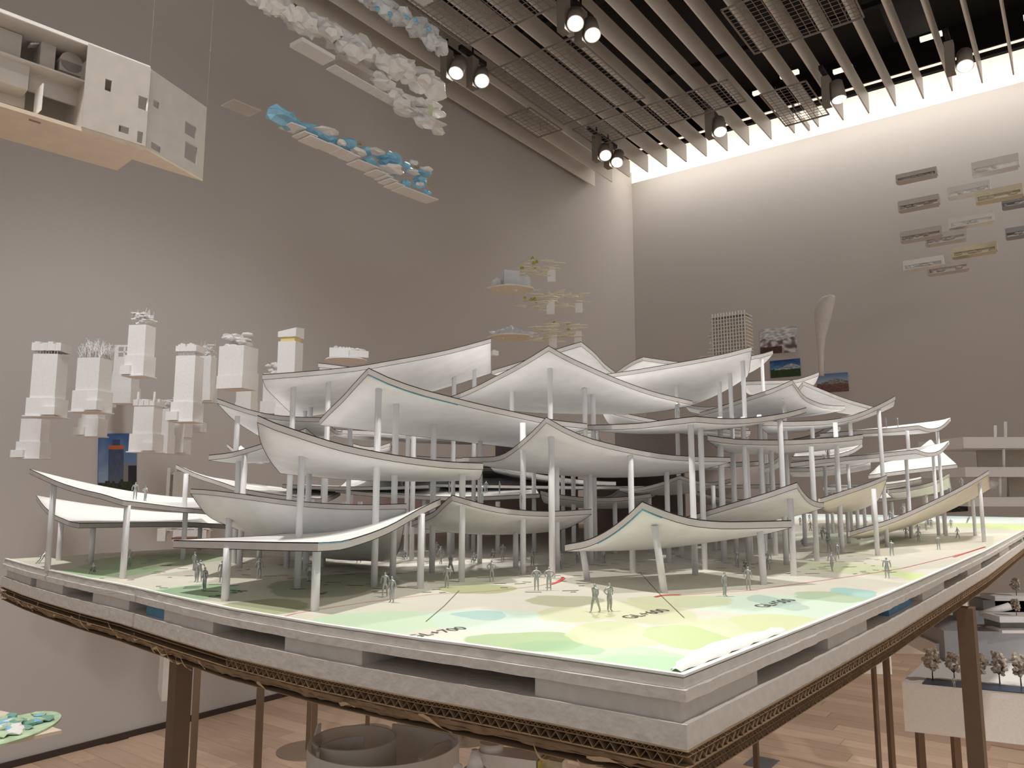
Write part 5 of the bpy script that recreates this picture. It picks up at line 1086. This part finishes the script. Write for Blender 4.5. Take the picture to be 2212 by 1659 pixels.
def holed_wall(P, Q, hP, hQ, holes, th, m, name):
    xs = sorted({0, 1}|{h[0] for h in holes}|{h[1] for h in holes}); ys = sorted({0, 1}|{h[2] for h in holes}|{h[3] for h in holes}); d = (Q-P).normalized(); nn = Vector((-d.y, d.x, 0))*th; b = MB()
    f = lambda s_, t_: Vector((P.x+(Q.x-P.x)*s_, P.y+(Q.y-P.y)*s_, zb+t_*((hP+(hQ-hP)*s_)-zb)))
    cells = {}; X, Y = len(xs)-1, len(ys)-1
    for i in range(X):
        for j in range(Y):
            cx_, cy_ = (xs[i]+xs[i+1])/2, (ys[j]+ys[j+1])/2
            cells[i, j] = not any(h[0] < cx_ < h[1] and h[2] < cy_ < h[3] for h in holes)
    for (i, j), ok in cells.items():
        if not ok: continue
        q = [f(xs[i], ys[j]), f(xs[i+1], ys[j]), f(xs[i+1], ys[j+1]), f(xs[i], ys[j+1])]; r = [p+nn for p in q]; b.add(q+r, [(0, 1, 2, 3), (7, 6, 5, 4)])
        for k, (di, dj) in enumerate(((0, -1), (1, 0), (0, 1), (-1, 0))):
            if not cells.get((i+di, j+dj), False): o_ = len(b.v)-8; b.f.append([o_+k, o_+(k+1) % 4, o_+4+(k+1) % 4, o_+4+k]); b.m.append(0); b.sm.append(False)
    return b.build(name, m, t)
holed_wall(B0, B1, hB0, hB1, [(.63, .83, .47, .64), (.65, .87, .15, .38), (.1, .25, .03, .11), (.09, .18, .56, .65)], .004, TW, 'end_wall')
pw2 = B0+dA*.125; holed_wall(B0, pw2, hB0, hB0, [(.0, .16, .44, .6), (.05, .14, .02, .16), (.28, .44, .08, .16), (.6, .7, .52, .66)], .004, TW, 'side_wall')
nA = Vector((-dA.y, dA.x, 0))
if nA.dot(Vector((0, 1, 0))) < 0: nA = -nA
def side(u, v, off):
    d = ray(u, v); t_ = (B0+nA*off-Vector((0, 0, CZ))).dot(nA)/d.dot(nA)
    return Vector((0, 0, CZ))+d*t_
Afar = B0+dA*.6; AN = math.atan2(dA.y, dA.x)
MB().slab([B0+nA*.15, Afar+nA*.15, Vector((Afar.x, Afar.y, hB0))+nA*.15, Vector((B0.x, B0.y, hB0))+nA*.15], .004).build('back_wall', TW, t)
MB().slab([Vector((p.x, p.y, hB0)) for p in (B0, Afar, Afar+nA*.15, B0+nA*.15)], .004).build('roof', TW, t)
q_ = [B0, Afar, Afar+nA*.155, B0+nA*.155]; MB().slab([Vector((p.x, p.y, zb-.004)) for p in q_], .004).build('floor_plate', MATS['beige_translucent'], t)
bm_ = (Vector((B0.x, B0.y, hB0))+Vector((Afar.x, Afar.y, hB0)))/2; MB().box(bm_, (.6, .006, .007), AN).build('roof_beam', STYRO, t)
MB().tube(Vector((B0.x, B0.y, zb)), Vector((B0.x, B0.y, hB0)), .0022, n=6).build('corner_edge', STYRO, t)
def pane(u0, v0, u1, v1, off, name, m=TW, dep=.05):
    a, b_ = side(u0, v1, off), side(u1, v0, off); L = (Vector((a.x-b_.x, a.y-b_.y, 0))).length; zc_ = (a.z+b_.z)/2; c = (a+b_)/2
    MB().box((c.x+nA.x*dep/2, c.y+nA.y*dep/2, side((u0+u1)/2, (v0+v1)/2, off).z), (L, dep, (v1-v0)/F*c.length*.95), AN).build(name, m, t)
pane(84, 106, 121, 152, .05, 'box_room'); pane(-20, 78, 48, 122, .05, 'box_room'); pane(-60, 128, 66, 164, .03, 'upper_floor', dep=.1)
a_ = side(155, 135, .05); b = MB(); b.tube(a_, a_+nA*.07, .022, n=20); b.box(a_+nA*.035-Vector((0, 0, .012)), (.044, .07, .024), AN); b.build('arch_room', TW, t)
f0, f1 = side(-60, 128, .02), side(190, 176, .02); f0.z = f1.z = f1.z
MB().slab([f1, f0, f0+nA*.12, f1+nA*.12], .004).build('upper_floor', TW, t)
pane(60, 165, 190, 205, .06, 'low_partition', dep=.004); pane(-80, 150, 60, 200, .08, 'low_partition', dep=.004); pane(88, 190, 94, 226, .01, 'stub_wall', STYRO, .05)
MB().slab([side(176, 275, .0), side(176, 275, .0)+nA*.12, side(176, 275, .0)+nA*.12+Vector((0, 0, .16)), side(200, 120, .0)], .003).build('slanted_wall', TW, t)
for k in range(15):
    p = side(66+k*6.5, 98-k*.1, .07); MB().box(p, (.0055, .02, .003), AN, tilt=Matrix.Rotation(.6, 3, 'Y')).build('stair_step', STYRO, t)
p = side(75, 262, .0); MB().box(p, (.02, .002, .003), AN).build('dark_slot', LEG, t)
for P_, h in ((B0, hB0), (B1, hB1)):
    MB().tube((P_.x, P_.y, h), (P_.x+.01, P_.y, CZ+3.25), .0003, n=4, cap=False).build('thread', THREADM, t)
